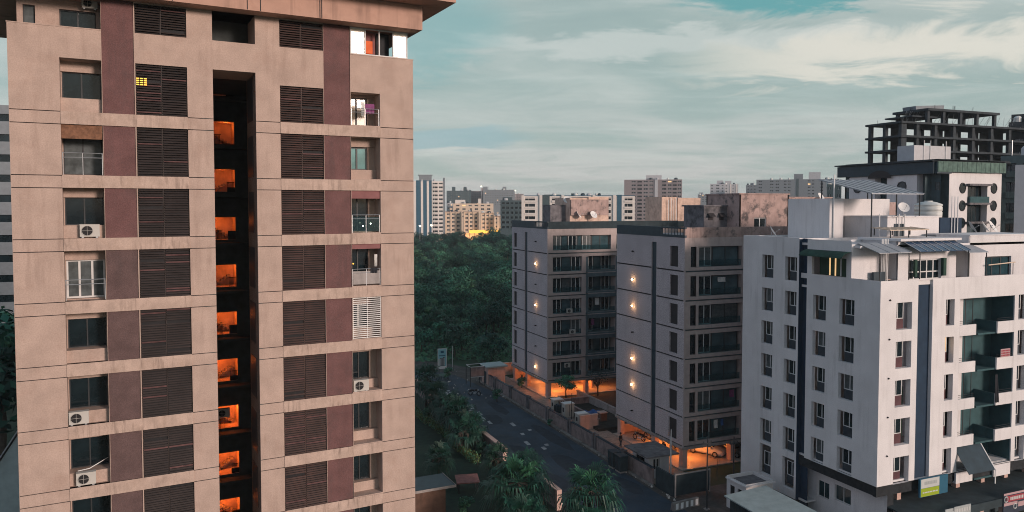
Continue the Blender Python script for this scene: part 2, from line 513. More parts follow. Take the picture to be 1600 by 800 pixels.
# outer shell, sides, rear and parapet caps
sh = MB()
sh.box(-.0, .012, .012, 18, 0, 35.75)
sh.box(19.738, 19.75, .012, 18, 0, 35.75)
sh.box(0, 19.75, 18, 18.2, 0, 38)
sh.box(-.03, 3.81, -.02, .25, 35.752, 35.80)
sh.box(16.04, 19.78, -.02, .25, 35.752, 35.80)
sh.box(0.0, 3.6, .25, 1.2, 35.55, 35.70)
sh.box(16.3, 19.7, .25, 1.2, 35.55, 35.70)
part('side_wall', sh, M['plaster'], tower)
bk = MB()
W.back(bk, 0, 2.05, 0, 35.7, -.07)
W.back(bk, 7.62, 8.84, 0, 34.2, -.07)
W.back(bk, 10.95, 12.2, 0, 34.2, -.07)
W.back(bk, 17.75, 19.75, 0, 35.7, -.07)
part('joint_backing', bk, M['groove'], tower)
for k, zt in enumerate(BT):
    for a, b in ((2.05, 7.62), (12.2, 17.75)):
        f = MB()
        W.box(f, a, b, zt - .6, zt, -.2, .035)
        part('floor_band', f, M['band'], tower)
# setback upper storey
up = MB()
W.sheet(up, 0.3, 3.8, 35.7, 37.3, [(.55, 1.05, 35.95, 36.9), (2.05, 3.6, 35.95, 36.85)], n=-1.2)
up.box(.3, .31, 1.2, 6, 35.7, 37.3)
part('upper_wall', up, M['plaster'], tower)
up = MB()
W.sheet(up, 16.05, 19.4, 35.7, 37.3, [(16.1, 19.3, 35.85, 37.2)], n=-.9)
part('upper_wall', up, M['plaster'], tower)
add_window(tower, W, .55, 35.95, .5, .95, -1.35, mull=0, glass='curtain')
add_window(tower, W, 2.05, 35.95, 1.55, .9, -1.35, mull=1)
# the glazed box window with sky reflection painted into its pale panes, top right
gl = MB()
for i in range(5):
    u = 16.1 + i * .825
    W.box(gl, u - .035, u + .035, 35.82, 37.28, -.12, -.04)
W.box(gl, 16.06, 19.44, 35.80, 35.86, -.13, -.03)
W.box(gl, 16.06, 19.44, 37.22, 37.29, -.13, -.03)
gw = part('window', gl, M['paleframe'], tower, label='wide aluminium corner window, two panes painted pale as sky reflection and the middle open')
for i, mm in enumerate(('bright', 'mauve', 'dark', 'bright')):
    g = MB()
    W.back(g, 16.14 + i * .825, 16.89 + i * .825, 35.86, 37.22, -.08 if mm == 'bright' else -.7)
    part('pane', g, M[mm], gw)  # pale panes hold painted sky reflection, the dark one painted interior shade
g = MB(); W.box(g, 17.1, 17.5, 36.0, 36.7, -.66, -.5)
part('curtain', g, M['litdim'], gw)  # glowing box stands for the lit orange interior, no real curtain
g = MB(); g.box(19.4, 19.43, .06, 1.0, 35.86, 37.22)
part('side_pane', g, M['glass2'], gw)
# fascia and roof slab
fa = MB()
W.box(fa, -.8, 19.95, 37.3, 38.65, -19, 1.03)
part('fascia', fa, M['fascia'], tower)
fj = MB()
for u in (3.2, 6.9, 10.4, 11.05, 14.1, 14.2):
    W.box(fj, u, u + .05, 37.32, 38.6, 1.0, 1.034)
part('rain_stain_joint', fj, M['groove'], tower)
rs = MB()
W.box(rs, -2.4, 21.35, 38.66, 39.15, -20, 2.57)
part('roof_slab', rs, M['fascia'], tower)
rr = MB()
for i in range(30):
    u = 6 + i * .5
    p0, p1 = W.pt(u, 39.15, 2.3), W.pt(u, 40.1, 2.3)
    rr.tube([p0, p1], .02, 4)
rr.tube([W.pt(6, 40.1, 2.3), W.pt(20.6, 40.1, 2.3)], .025, 5)
rr.tube([W.pt(6, 39.6, 2.3), W.pt(20.6, 39.6, 2.3)], .015, 5)
part('roof_railing', rr, M['whitepaint'], tower)
# maroon strips and louvres
for k in range(11):
    z0, z1 = zone(k)
    if k:
        for a, b in ((3.82, 5.22), (14.55, 16.03)):
            f = MB(); W.back(f, a, b, z0, z1, -.05)
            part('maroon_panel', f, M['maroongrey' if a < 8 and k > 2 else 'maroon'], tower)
    else:
        for a, b in ((3.82, 5.22), (14.55, 16.03)):
            f = MB(); W.back(f, a, b, z0, 37.3, -.05)
            part('maroon_panel', f, M['maroon'], tower)
LC = {}
rl = random.Random(17)
LN = [0]
def louvre(u, z, w, h):
    LN[0] += 1
    q = MB()
    n = int(h / .118)
    q.face([(0, .13, 0), (w, .13, 0), (w, .13, h), (0, .13, h)], 1)
    for i in range(n):
        z_ = h * i / n
        for (a, b) in ((.03, w / 2 - .03), (w / 2 + .03, w - .03)):
            c = rl.random()
            if c < .025: continue
            dz = rl.uniform(-.012, .012) if c < .3 else 0
            t = rl.uniform(-.03, .03) if c < .10 else 0
            m_ = 2 if c > .93 else 0
            q.hexa([(a, .005, z_ + .004 + dz), (b, .005, z_ + .004 + dz + t), (b, .03, z_ + .004 + dz + t), (a, .03, z_ + .004 + dz),
                    (a, .055, z_ + .07 + dz), (b, .055, z_ + .07 + dz + t), (b, .075, z_ + .07 + dz + t), (a, .075, z_ + .07 + dz)], m_)
    for fx in (0, w / 2 - .02, w - .04):
        q.box(fx, fx + .04, .076, .12, 0, h)
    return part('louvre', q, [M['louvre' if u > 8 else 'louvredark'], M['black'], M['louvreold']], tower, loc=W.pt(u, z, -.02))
for k in range(11):
    z0, z1 = zone(k)
    louvre(5.275, z0, 2.34, z1 - z0)
    louvre(12.205, z0, 2.32, (33.75 if k == 0 else z1) - z0)
louvre(5.275, 35.8, 2.34, 1.45)
louvre(12.205, 35.8, 2.32, 1.45)
lv = MB()
for i in range(3):
    for j in range(4):
        W.box(lv, 5.30 + i * .17, 5.43 + i * .17, 33.27 + j * .1, 33.32 + j * .1, -.012, -.006)
part('lit_vent', lv, M['farlit'], tower, label='small lit slot pattern in the dark louvre')
# ---- recesses: soffit hood, sill wall, window, railings
def recess(k, u0, u1, kind, **o):
    z0, z1 = zone(k)
    if k == 0 and u0 > 10: z1 = 33.68
    n = -1.1
    b = MB()
    lo = o.get('sill', .62)
    hood = o.get('hood', .42)
    W.box(b, u0, u1, z0, z0 + lo, n, -.35 if o.get('ledge') else n + .35)
    W.box(b, u0, u1, z1 - hood, z1, n, n + .12)
    W.sheet(b, u0, u1, z0, z1, [(u0 + .04, u1 - (.42 if u0 > 10 else .04), z0 + lo, z1 - hood)], n=n + .02, t=.1)
    part('recess_wall', b, M['plaster'] if kind != 'dark' else M['conc'], tower)
    w = (u1 - (.42 if u0 > 10 else .04)) - (u0 + .04)
    add_window(tower, W, u0 + .04, z0 + lo, w, z1 - z0 - hood - lo, n - .06, mull=o.get('mull', 1),
               frame=o.get('frame', 'darkframe'), glass=o.get('glass', 'glass'), fw=o.get('fw', .05))
def railing(u0, u1, z, n, h=1.0, bars=3, panel=None, mt='steel', horizontals=2):
    q = MB()
    for i in range(bars + 1):
        u = u0 + .03 + (u1 - u0 - .06) * i / bars
        q.tube([W.pt(u, z, n), W.pt(u, z + h, n)], .02, 5)
    for i in range(horizontals):
        zz = z + h - i * .22
        q.tube([W.pt(u0, zz, n), W.pt(u1, zz, n)], .02, 5)
    ro = part('balcony_railing', q, M[mt], tower)
    if panel:
        for i in range(bars):
            g = MB()
            a = u0 + .06 + (u1 - u0 - .06) * i / bars
            W.box(g, a, a + (u1 - u0) / bars - .08, z + .08, z + h - .12, n - .01, n + .01)
            part('railing_panel', g, M[panel], ro)
LU = (2.05, 3.8)
RU = (16.05, 17.75)
recess(0, *LU, 'window', sill=.68, hood=.5, ledge=True)
recess(1, *LU, 'door', sill=.05, hood=.1, glass='curtain')
railing(2.07, 3.78, zone(1)[0] + .02, -.08, 1.05, 2)
q = MB(); W.box(q, 2.06, 3.79, zone(1)[1] - .68, zone(1)[1] - .02, -.12, -.08)
part('bamboo_blind', q, M['bamboo'], tower)
recess(2, *LU, 'window', sill=.62, hood=.45, ledge=True)
recess(3, *LU, 'door', sill=.04, hood=.5, frame='paleframe', glass='curtain', mull=2, fw=.08)
railing(2.07, 3.78, zone(3)[0] + .02, -.08, 1.0, 1)
recess(4, *LU, 'window', sill=.6, hood=.38, ledge=True)
recess(5, *LU, 'window', sill=.6, hood=.32, ledge=True)
recess(6, *LU, 'window', sill=.62, hood=.3, ledge=True)
recess(7, *LU, 'window', sill=.6, hood=.3, ledge=True)
for k in (8, 9, 10): recess(k, *LU, 'window', ledge=True)
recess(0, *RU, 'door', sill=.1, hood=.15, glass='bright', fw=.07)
railing(16.07, 17.73, zone(0)[0] + .05, -.08, .95, 2)
recess(1, *RU, 'window', sill=.6, hood=.5, glass='glass3', fw=.08)
recess(2, *RU, 'door', sill=.1, hood=.4)
railing(16.07, 17.73, zone(2)[0] + .05, -.08, 1.0, 2, panel='rail_glass')
q = MB(); W.box(q, 16.06, 17.74, zone(2)[1] - .45, zone(2)[1] - .02, -.12, -.08)
part('roller_blind', q, M['mauve'], tower)
recess(3, *RU, 'door', sill=.1, hood=.3)
railing(16.07, 17.73, zone(3)[0] + .05, -.08, .95, 2, panel='conc')
q = MB(); W.box(q, 16.06, 17.74, zone(3)[1] - .28, zone(3)[1] - .01, -.12, -.06)
part('roller_blind', q, M['mauve'], tower)
recess(4, *RU, 'window', sill=.55, hood=.5, frame='paleframe', fw=.08)
q = MB()
z0, z1 = zone(4)
for i in range(21):
    zz = z0 + .1 + i * (z1 - z0 - .15) / 20
    W.box(q, 16.06, 17.74, zz - .02, zz + .02, -.10, -.06)
for u in (16.08, 16.9, 17.7):
    W.box(q, u, u + .03, z0 + .02, z1 - .02, -.06, -.03)
part('window_grille', q, M['whitepaint'], tower)
recess(5, *RU, 'window', sill=.55, hood=.28)
recess(6, *RU, 'window', sill=.6, hood=.25)
recess(7, *RU, 'window', sill=.6, hood=.25)
for k in (8, 9, 10): recess(k, *RU, 'window')
# glowing beads imitate lamp reflections, two low on the third right-hand balcony and one in the next
for k, u, zz in ((2, 16.75, .42), (2, 17.2, .55)):
    q = MB(); q.lathe([(0, -.05), (.05, 0), (0, .05)], n=8)
    part('lamp_reflection_bead', q, M['bulbwhite'], tower, True, W.pt(u, zone(k)[0] + zz, -.16))
q = MB(); q.lathe([(0, -.05), (.06, 0), (0, .05)], n=8)
part('lamp_reflection_bead', q, M['farlit'], tower, True, W.pt(16.2, zone(3)[0] + 1.3, -.3))
# ---- the shaft
sb = MB()
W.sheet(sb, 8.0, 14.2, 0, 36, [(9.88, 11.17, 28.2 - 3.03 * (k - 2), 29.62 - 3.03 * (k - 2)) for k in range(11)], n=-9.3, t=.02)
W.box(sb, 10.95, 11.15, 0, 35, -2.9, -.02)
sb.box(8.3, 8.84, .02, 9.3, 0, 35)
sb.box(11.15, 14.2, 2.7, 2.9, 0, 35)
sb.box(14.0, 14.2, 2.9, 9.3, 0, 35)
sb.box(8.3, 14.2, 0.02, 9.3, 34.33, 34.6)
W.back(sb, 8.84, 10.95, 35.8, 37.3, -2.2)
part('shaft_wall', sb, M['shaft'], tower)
sw = MB()
for k in range(11):
    W.box(sw, 10.93, 10.948, BT[k] + .1, zone(k)[1] - .1, -2.6, -.9)
part('shaft_side_window', sw, M['darkframe'], tower)
for k in range(11):
    zc = 28.2 - 3.03 * (k - 2)
    h_ = 1.42 if k else .6
    nk = MB()
    W.box(nk, 9.85, 11.2, zc - .05, zc, -10.9, -9.32)
    W.box(nk, 9.85, 11.2, zc + 1.42, zc + 1.47, -10.9, -9.32)
    W.box(nk, 9.80, 9.85, zc - .05, zc + 1.47, -10.9, -9.32)
    W.box(nk, 11.2, 11.25, zc - .05, zc + 1.47, -10.9, -9.32)
    W.box(nk, 9.80, 11.25, zc - .05, zc + 1.47, -10.95, -10.91)
    wn = part('stair_opening', nk, M['stairpaint'], tower, label='stair opening glowing orange')
    q = MB()
    s_ = 1 if k % 2 else -1
    for j in range(5):
        u = 10.5 + s_ * (.45 - j * .2)
        W.box(q, u - .1, u + .1, zc + .02 + j * .13, zc + .16 + j * .13, -10.85, -10.3)
    part('stair_flight', q, M['conc'], wn)
    q = MB()
    for j in range(6):
        u = 9.95 + j * .07 if s_ > 0 else 10.75 + j * .07
        q.tube([W.pt(u, zc, -9.4), W.pt(u, zc + .6, -9.4)], .014, 4)
    q.tube([W.pt(9.9 if s_ > 0 else 10.7, zc + .6, -9.4), W.pt(10.4 if s_ > 0 else 11.15, zc + .6, -9.4)], .02, 4)
    part('stair_railing', q, M['black'], wn)
    if k % 3 != 1:
        q = MB(); W.box(q, 10.72, 11.18, zc, zc + .3 + .25 * (k % 2), -9.5, -9.38)
        part('stair_newel', q, M['black'], wn)
    p = TW(10.2 + .5 * ((k * 5) % 3) / 2, zc + 1.2, -9.95)
    warm_lamp(p, (11, 8, 9, 14, 12, 18, 22, 30, 26, 36, 32)[k] * 1.15, .06, (1.0, .19, .028), 'stair_lamp_light')
    q = MB(); W.box(q, 8.9, 12.2, zc - .35, zc - .18, -9.28, -8.4)
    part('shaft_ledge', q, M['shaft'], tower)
# loose things on the tower
RZ = TR
ac(TW(3.15, zone(2)[0] + .07, -.2), RZ, 'air conditioner with round fan under the third left-column window of the beige tower')
ac(TW(2.5, zone(5)[0] + .07, -.18), RZ, 'air conditioner at the left of the sill, sixth left-column opening of the beige tower')
ac(TW(2.75, zone(6)[0] + .07, -.18), RZ, 'air conditioner below a drooping pipe, seventh left-column opening of the beige tower')
ac(TW(16.55, zone(5)[0] + .07, -.22), RZ, 'white air conditioner in the right-column recess of the beige tower', 1.05)
ac(TW(3.35, 36.95, -.95), RZ, 'air conditioner high on the setback wall under the tower roof', .8)
ac(TW(9.35, 30.9, -8.9), RZ, 'upper dark air conditioner inside the orange lit shaft')
ac(TW(10.2, 13.9, -8.9), RZ, 'lower dark air conditioner inside the orange lit shaft', .9)
q = MB(); q.tube([TW(2.4, zone(6)[0] + .75, -.2), TW(2.9, zone(6)[0] + .8, -.2), TW(3.3, zone(6)[0] + .95, -.4), TW(3.72, zone(6)[0] + 1.0, -1.0)], .022, 5)
part('drain_pipe', q, M['whitepaint'], label='thin pale pipe drooping over the seventh left-column sill', cat='pipe')
def cloth(u0, u1, z0, z1, n, mm, label, cat='laundry'):
    q = MB()
    nu, nz = 8, 6
    for i in range(nu):
        for j in range(nz):
            f = lambda a, b: TW(u0 + (u1 - u0) * a / nu, z1 - (z1 - z0) * b / nz, n + .035 * math.sin(a * 1.9 + b * .4) * b / nz)
            q.face([f(i, j + 1), f(i + 1, j + 1), f(i + 1, j), f(i, j)])
    o = part('hanging_laundry', q, M[mm], None, True, label=label, cat=cat)
    return o
cloth(16.95, 17.5, zone(0)[0] + .75, zone(0)[0] + 1.3, -.25, 'purple', 'purple cloth hung to dry on the topmost right-hand balcony')
cloth(16.75, 16.95, zone(0)[0] + .6, zone(0)[0] + 1.4, -.35, 'whitecloth', 'white garment hung beside the purple cloth')
cloth(17.45, 17.62, zone(3)[0] + 1.1, zone(3)[0] + 1.8, -.3, 'whitecloth', 'white towel hanging below the mauve blind')
cloth(17.15, 17.55, zone(3)[0] + .75, zone(3)[0] + 1.05, -.04, 'cloth_dark', 'dark cloth thrown over the railing below the mauve blind')

# ================================================================== THE TWO GREY GRANITE BLOCKS ON STILTS
FL = [20.65 - 3.03 * k for k in range(7)]
def granite_block(name, label, X0, Y0, Ly, Lx, strip, slit, lamp_u, lamps_on, right):
    root = empty(name, (X0, Y0, 0), 0, label=label, cat='apartment block')
    WL = Wall(0, Ly, -90)
    WR = Wall(0, 0, 0)
    ends = [24.05] + FL
    hl = []
    for k in range(7):
        z0, z1 = FL[k], ends[k]
        hl.append((slit[0], slit[1], z0 + .32, z0 + 2.48, .22))
        hl += [(0, strip[0] - .001, z0 - .16, z0, .16), (strip[1] + .001, Ly, z0 - .16, z0, .16)]
    hl.append((strip[0], strip[1], 2.3, 23.4, .14))
    w = MB()
    WL.sheet(w, 0, Ly, 2.3, 24.05, [h for h in hl])
    part('granite_wall', w, M['granite'], root)
    w = MB()
    WL.back(w, 0, Ly, 2.3, 24.0, -.17)
    part('joint_backing', w, M['groove'], root)
    w = MB()
    WL.back(w, strip[0], strip[1], 2.3, 23.4, -.13)
    part('slate_strip', w, M['strip'], root)
    for k in range(7):
        add_window(root, WL, slit[0], FL[k] + .32, slit[1] - slit[0], 2.16, -.2, mull=0 if slit[1] - slit[0] < 1.2 else 1, glass='glass2' if k % 3 == 1 else 'glass', rail=.7)
        q = MB()
        q.lathe([(0, -.1), (.09, -.06), (.12, 0), (.09, .06), (0, .1)], n=10)
        lit = k in lamps_on
        p = WL.pt(lamp_u, FL[k] + (1.3 if k else 1.5), .2)
        lm = part('wall_lamp', q, M['bulb'] if lit else M['black'], root, True, p)
        if lit: lm['label'] = 'lit warm wall lamp'
        q = MB(); WL.box(q, lamp_u - .06, lamp_u + .06, p[2] - .06, p[2] + .06, .002, .12)
        q2 = part('lamp_bracket', q, M['darkframe'], lm, loc=tuple(-c for c in p))
        if lit: warm_lamp((X0 + p[0] - .35, Y0 + p[1], p[2] - .05), (7.5, 5, 9, 6, 10, 8.5, 7)[k], .1, (1.0, .45, .16))
    # the sunlit right-hand front
    hr = []
    for k in range(7):
        hr.append((0, Lx, FL[k] - .16, FL[k], .16))
        for (a, b, d) in right(k):
            hr.append((a, b, FL[k] + .34, FL[k] + 2.46, d))
    w = MB()
    WR.sheet(w, 0, Lx, 2.3, 24.05, hr)
    part('front_wall', w, M['frame_beige'], root)
    w = MB()
    for k in range(7):
        WR.back(w, 0, Lx, FL[k] - .2, FL[k] + .04, -.17)
        for (a, b, d) in right(k):
            if d > .5:
                WR.back(w, a, b, FL[k] + .3, FL[k] + 2.5, -d - .002)
    part('recess_back_wall', w, M['recess'], root)
    for k in range(7):
        z0 = FL[k]
        w = MB()
        WR.box(w, 0, Lx, z0 + .002, z0 + .10, -.05, .06)
        part('sill_ledge', w, M['frame_beige'], root)
        for (a, b, d) in right(k):
            if d <= .5:
                add_window(root, WR, a, z0 + .34, b - a, 2.12, -d + .04, mull=0 if b - a < 1.2 else 3, frame='darkframe', rail=.8)
            elif b - a > 4.62 or k == 0 or (right is rightA and a < 1) or (right is rightB and a < 2):
                if right is rightB: segs = ((.03, .34, 'paleframe', 1), (.36, .97, 'darkframe', 1))
                elif b - a < 5: segs = ((.02, .32, 'paleframe', 1), (.335, .655, 'darkframe', 0), (.67, .98, 'paleframe', 1))
                else: segs = ((.01, .15, 'paleframe', 1), (.16, .27, 'darkframe', 0), (.28, .42, 'paleframe', 1), (.43, .51, 'darkframe', 0), (.52, .66, 'paleframe', 1), (.68, .98, 'darkframe', 1))
                for (p0, p1, fm_, ml_) in segs:
                    f = add_window(root, WR, a + (b - a) * p0, z0 + .36, (b - a) * (p1 - p0), 2.06, -.42, mull=ml_, frame=fm_,
                                   glass=('glass' if fm_ == 'paleframe' else 'glass4') if (k + int(p0 * 10)) % 5 else 'curtain', fw=.085)
                g = MB(); WR.box(g, a + .05, b - .05, z0 + .38, z0 + 1.05, -.13, -.11)
                part('glass_balustrade', g, M['rail_glass'], root)
            else:
                add_window(root, WR, a + .1, z0 + .36, (b - a) * .30, 2.06, -d + .08, mull=1, frame='paleframe', fw=.09)
                add_window(root, WR, a + .2 + (b - a) * .30, z0 + .36, (b - a) * .26, 2.06, -d + .08, mull=0, frame='darkframe', glass='glass4', fw=.06)
                add_window(root, WR, a + .3 + (b - a) * .56, z0 + .36, (b - a) * .30, 2.06, -d + .08, mull=1, frame='paleframe', fw=.09)
                g = MB(); WR.box(g, a + .05, b - .05, z0 + .38, z0 + 1.0, -.13, -.11)
                part('glass_balustrade', g, M['rail_glass'], root)
    # body, roof, parapets
    w = MB()
    w.box(.25, Lx, Ly - .2, Ly, 2.3, 24.05)
    w.box(Lx - .2, Lx, .2, Ly - .2, 2.3, 24.05)
    w.box(.02, Lx - .02, .02, Ly - .02, 23.7, 24.0)
    part('rear_wall', w, M['granite'], root)
    w = MB()
    WL.box(w, 0, Ly - 4.2, 24.052, 25.1, -.2, .03)
    WL.box(w, Ly - 4.2, Ly + .03, 24.052, 24.3, -.2, .03)
    WL.box(w, Ly - 4.2, Ly + .03, 24.95, 25.12, -.2, .03)
    for i in range(16):
        u = Ly - 4.15 + i * .27
        WL.box(w, u, u + .05, 24.3, 24.95, -.12, -.06)
    part('roof_parapet', w, M['strip'], root)
    w = MB()
    WR.box(w, .03, Lx, 24.052, 25.1, -.22, .02)
    part('front_parapet', w, M['mildew'] if 'near' in label or 'right' in label else M['teal'], root)
    w = MB()
    w.box(-.1, Lx, -.1, Ly, 2.05, 2.298)
    w.box(-.16, 0.02, -.16, Ly, 2.18, 2.36)
    part('stilt_slab', w, M['conc'], root)
    cols = [(.1, .1), (.1, strip_y(strip, Ly)), (.1, Ly - .9), (6.2, .1), (6.2, 6.5), (6.2, Ly - .9), (12.2, .1), (12.2, 6.5)]
    for (cx, cy) in cols:
        if cx + .6 < Lx:
            w = MB(); w.box(cx, cx + .55, cy, cy + .7, 0, 2.05)
            part('stilt_column', w, M['pinkwall'], root)
    w = MB()
    w.box(8.4, 8.6, 2.2, Ly, .0, 2.05)
    w.box(.6, 8.4, Ly - .25, Ly - .05, 0, 1.1)
    part('parking_wall', w, M['pinkwall'], root)
    w = MB(); w.box(-.4, Lx, -.4, Ly, 0.02, .12)
    part('parking_floor', w, M['floorslab'], root)
    return root, WL, WR
def strip_y(strip, Ly):
    return Ly - (strip[0] + strip[1]) / 2 - .3

def rightB(k):
    return [(.75, 1.42, .2), (1.75, 7.3, 1.3), (8.0, 13.2, 1.3)]
def rightA(k):
    if k == 0: return [(.85, 10.3, .9), (11.2, 13.5, 1.3), (14.2, 20, 1.3)]
    return [(.85, 5.5, .62), (6.5, 11.1, 1.4), (11.4, 13.6, 1.4), (14.2, 20, 1.4)]
blockB, BL, BR = granite_block('granite_apartment_block', 'nearer of the two grey stilted blocks, four lamps on its granite side', 46.5, 64.95, 13.5, 15.5,
                               (7.4, 8.35), (10.9, 12.35), 3.75, (1, 2, 4, 5), rightB)
blockA, AL, AR = granite_block('granite_apartment_block', 'farther of the two grey stilted blocks, three lamps on its granite side', 46.3, 97.2, 12.95, 22.0,
                               (4.95, 5.95), (.75, 1.9), 9.2, (1, 3, 6), rightA)
for k in range(1, 7):
    q = MB(); AR.box(q, 6.15, 22, FL[k] - .565, FL[k] + .335, .003, .04)
    part('shade_spandrel', q, M['recess'], blockA)  # shade of the right part put into a dark panel
q = MB(); AR.box(q, 11.1, 11.4, 2.6, 20.0, .041, .08); AR.box(q, 6.16, 6.5, 2.6, 20.0, .041, .06)
part('shade_post', q, M['recess'], blockA)  # posts darkened by colour for the same shade
# frame posts of block B's front and lesser railings
for k in range(7):
    q = MB(); BR.box(q, 1.42, 1.75, FL[k] + .34, FL[k] + 2.46, -.2, .05)
    part('front_post', q, M['frame_beige'], blockB)
# roof rooms
q = MB(); q.box(7.0, 10.3, 6.2, 10, 24.0, 27.25)
q.box(6.8, 10.4, 6.0, 10.2, 27.25, 27.42)
part('roof_room', q, M['mildew_dark'], blockB)
for u in (7.9, 9.4):
    q = MB()
    q.hexa([(u - .4, 5.7, 26.1), (u + .4, 5.7, 26.1), (u + .4, 6.2, 26.45), (u - .4, 6.2, 26.45), (u - .4, 5.7, 26.15), (u + .4, 5.7, 26.15), (u + .4, 6.2, 26.5), (u - .4, 6.2, 26.5)])
    q.box(u - .3, u + .3, 6.15, 6.19, 25.7, 26.1)
    part('hooded_vent', q, M['groove'], blockB)
w = MB()
WS = Wall(10.2, 4.05, 0)
WS.sheet(w, 0, 7.1, 24.0, 28.6, [(2.1, 3.85, 24.85, 26.0, .15)])
w.box(10.2, 10.4, 4.05, 10, 24, 28.6)
w.box(17.1, 17.3, 4.05, 10, 24, 28.6)
w.box(10.2, 17.3, 9.8, 10, 24, 28.6)
w.box(10.1, 17.4, 3.95, 10.1, 28.602, 28.75)
part('stair_head', w, M['mildew'], blockB)
add_window(blockB, WS, 2.1, 24.85, 1.75, 1.15, -.12, mull=1, frame='paleframe', fw=.1)
# a wing of block B behind
w = MB()
w.box(15.5, 36, 6, 22, 0, 24.0)
w.box(15.5, 36, 5.95, 6.2, 24.0, 24.9)
w.box(27.4, 35, 15.0, 21, 24.0, 28.4)
w.box(27.3, 35.1, 14.9, 21.1, 28.4, 28.55)
part('rear_wing', w, M['mildew'], blockB)
w = MB(); w.box(28.6, 35, 14.2, 14.6, 24.0, 26.2); w.box(28.4, 35.1, 14.0, 14.99, 26.2, 26.3)
part('water_pipe_shelter', w, M['peach'], blockB)
# block A roof
w = MB()
w.box(6.5, 9.6, 5.8, 11, 24.0, 28.55)
w.box(9.6, 13.1, 5.6, 11, 24.0, 28.7)
part('stair_head', w, M['peach'], blockA)
w = MB()
w.box(3.9, 6.5, 7.2, 10, 24, 27.5)
part('roof_room', w, M['mildew_dark'], blockA)
w = MB()
w.box(22.0, 45, 5, 24, 0, 24.0)
w.box(29.0, 32.2, 14.8, 20, 24, 28.9)
w.box(32.2, 37, 14.6, 20, 24, 28.75)
w.box(37, 40, 14.9, 20, 24, 27.0)
part('rear_wing', w, M['peach'], blockA)
w = MB()
w.box(13.5, 22, 3, 3.3, 24, 24.9)
w.box(22, 45, 4.8, 5, 24.0, 24.9)
part('roof_parapet', w, M['teal'], blockA)
w = MB()
w.box(6.55, 13.05, 5.5, 5.62, 25.9, 28.3)
part('water_tank_wall', w, M['mildew'], blockA)
for i in range(4):
    x = 30.2 + i * .55
    q = MB(); q.tube([(x, 14.5, 24), (x, 14.5, 28.4 + .3 * (i % 2))], .06, 6)
    part('vent_pipe', q, M['whitepaint'], blockA)
# stilted parking light, strong and orange
for (x, y, e) in ((49.0, 67.5, 250), (49.2, 73.0, 240), (55.0, 68.0, 70), (49.0, 100.0, 330), (49.5, 106.0, 170), (53.5, 100.5, 300), (56.5, 99.0, 90)):
    warm_lamp((x, y, 1.92), e * 1.2, .12, (1.0, .255, .045), 'parking_lamp_light')
    q = MB(); q.lathe([(0, -.07), (.12, -.05), (.14, 0), (0, .01)], n=10)
    if y < 90: part('parking_lamp', q, M['bulb'], blockB, True, (x - 46.5, y - 64.95, 2.03))
    else: part('parking_lamp', q, M['bulb'], blockA, True, (x - 46.3, y - 97.2, 2.03))

# units and odds and ends on their fronts
for (k, u, lab) in ((3, 3.4, 'fourth storey of the farther grey block'), (6, 3.2, 'lowest storey of the farther grey block'), (4, 3.9, 'fifth storey of the farther grey block')):
    p = AR.pt(u, FL[k] + (1.65 if k == 6 else .45), .22 if k != 6 else -.1)
    ac((46.3 + p[0], 97.2 + p[1], p[2]), 0, 'air conditioner on the front of the ' + lab)
for i, (x, y, lab) in enumerate(((53.0, 104.2, 'round dish left of the peach stair room on the far grey roof'), (54.0, 102.5, 'tilted white dish in front of the peach stair room'),
                               (56.4, 102.2, 'small dish against the mildewed wall on the far grey roof'))):
    dish((x, y, 25.2 if i else 27.5), (-.5, .9, .2)[i], lab, .62)
dish((66.5, 66.9, 27.6), .3, 'dish high on the stained stair room with the white window', .5)

def hang(x0, x1, y, z0, z1, mm, label):
    q = MB()
    for i in range(6):
        for j in range(5):
            f = lambda a, b: (x0 + (x1 - x0) * a / 6, y + .04 * math.sin(a * 2 + b) * b / 5, z1 - (z1 - z0) * b / 5)
            q.face([f(i, j + 1), f(i + 1, j + 1), f(i + 1, j), f(i, j)])
    return part('hanging_laundry', q, M[mm], None, True, label=label, cat='laundry')
for (x, k, w_, h_, mm, lab) in ((50.6, 6, .5, .9, 'whitecloth', 'pale cloth drying in the lowest balcony of the nearer grey block'), (51.5, 6, .35, .7, 'bluetarp', 'blue cloth drying in the lowest balcony of the nearer grey block'),
                              (52.6, 5, .6, .8, 'purple', 'purple cloth drying one storey above the lowest balcony of the nearer grey block'), (50.9, 1, 1.0, .5, 'whitecloth', 'pale sheet over the second-highest balcony rail of the nearer grey block')):
    hang(x, x + w_, 65.25, FL[k] + 2.2 - h_, FL[k] + 2.2, mm, lab)
for (x, k, w_, h_, mm, lab) in ((54.2, 3, .7, 1.0, 'whitecloth', 'white cloth drying in a middle balcony of the farther grey block'), (55.4, 6, .4, 1.3, 'bamboo', 'brown cloth hanging in the lowest balcony of the farther grey block'),
                              (53.6, 4, .5, .9, 'purple', 'purple cloth drying in the fifth balcony down of the farther grey block')):
    hang(x, x + w_, 97.6, FL[k] + 2.3 - h_, FL[k] + 2.3, mm, lab)

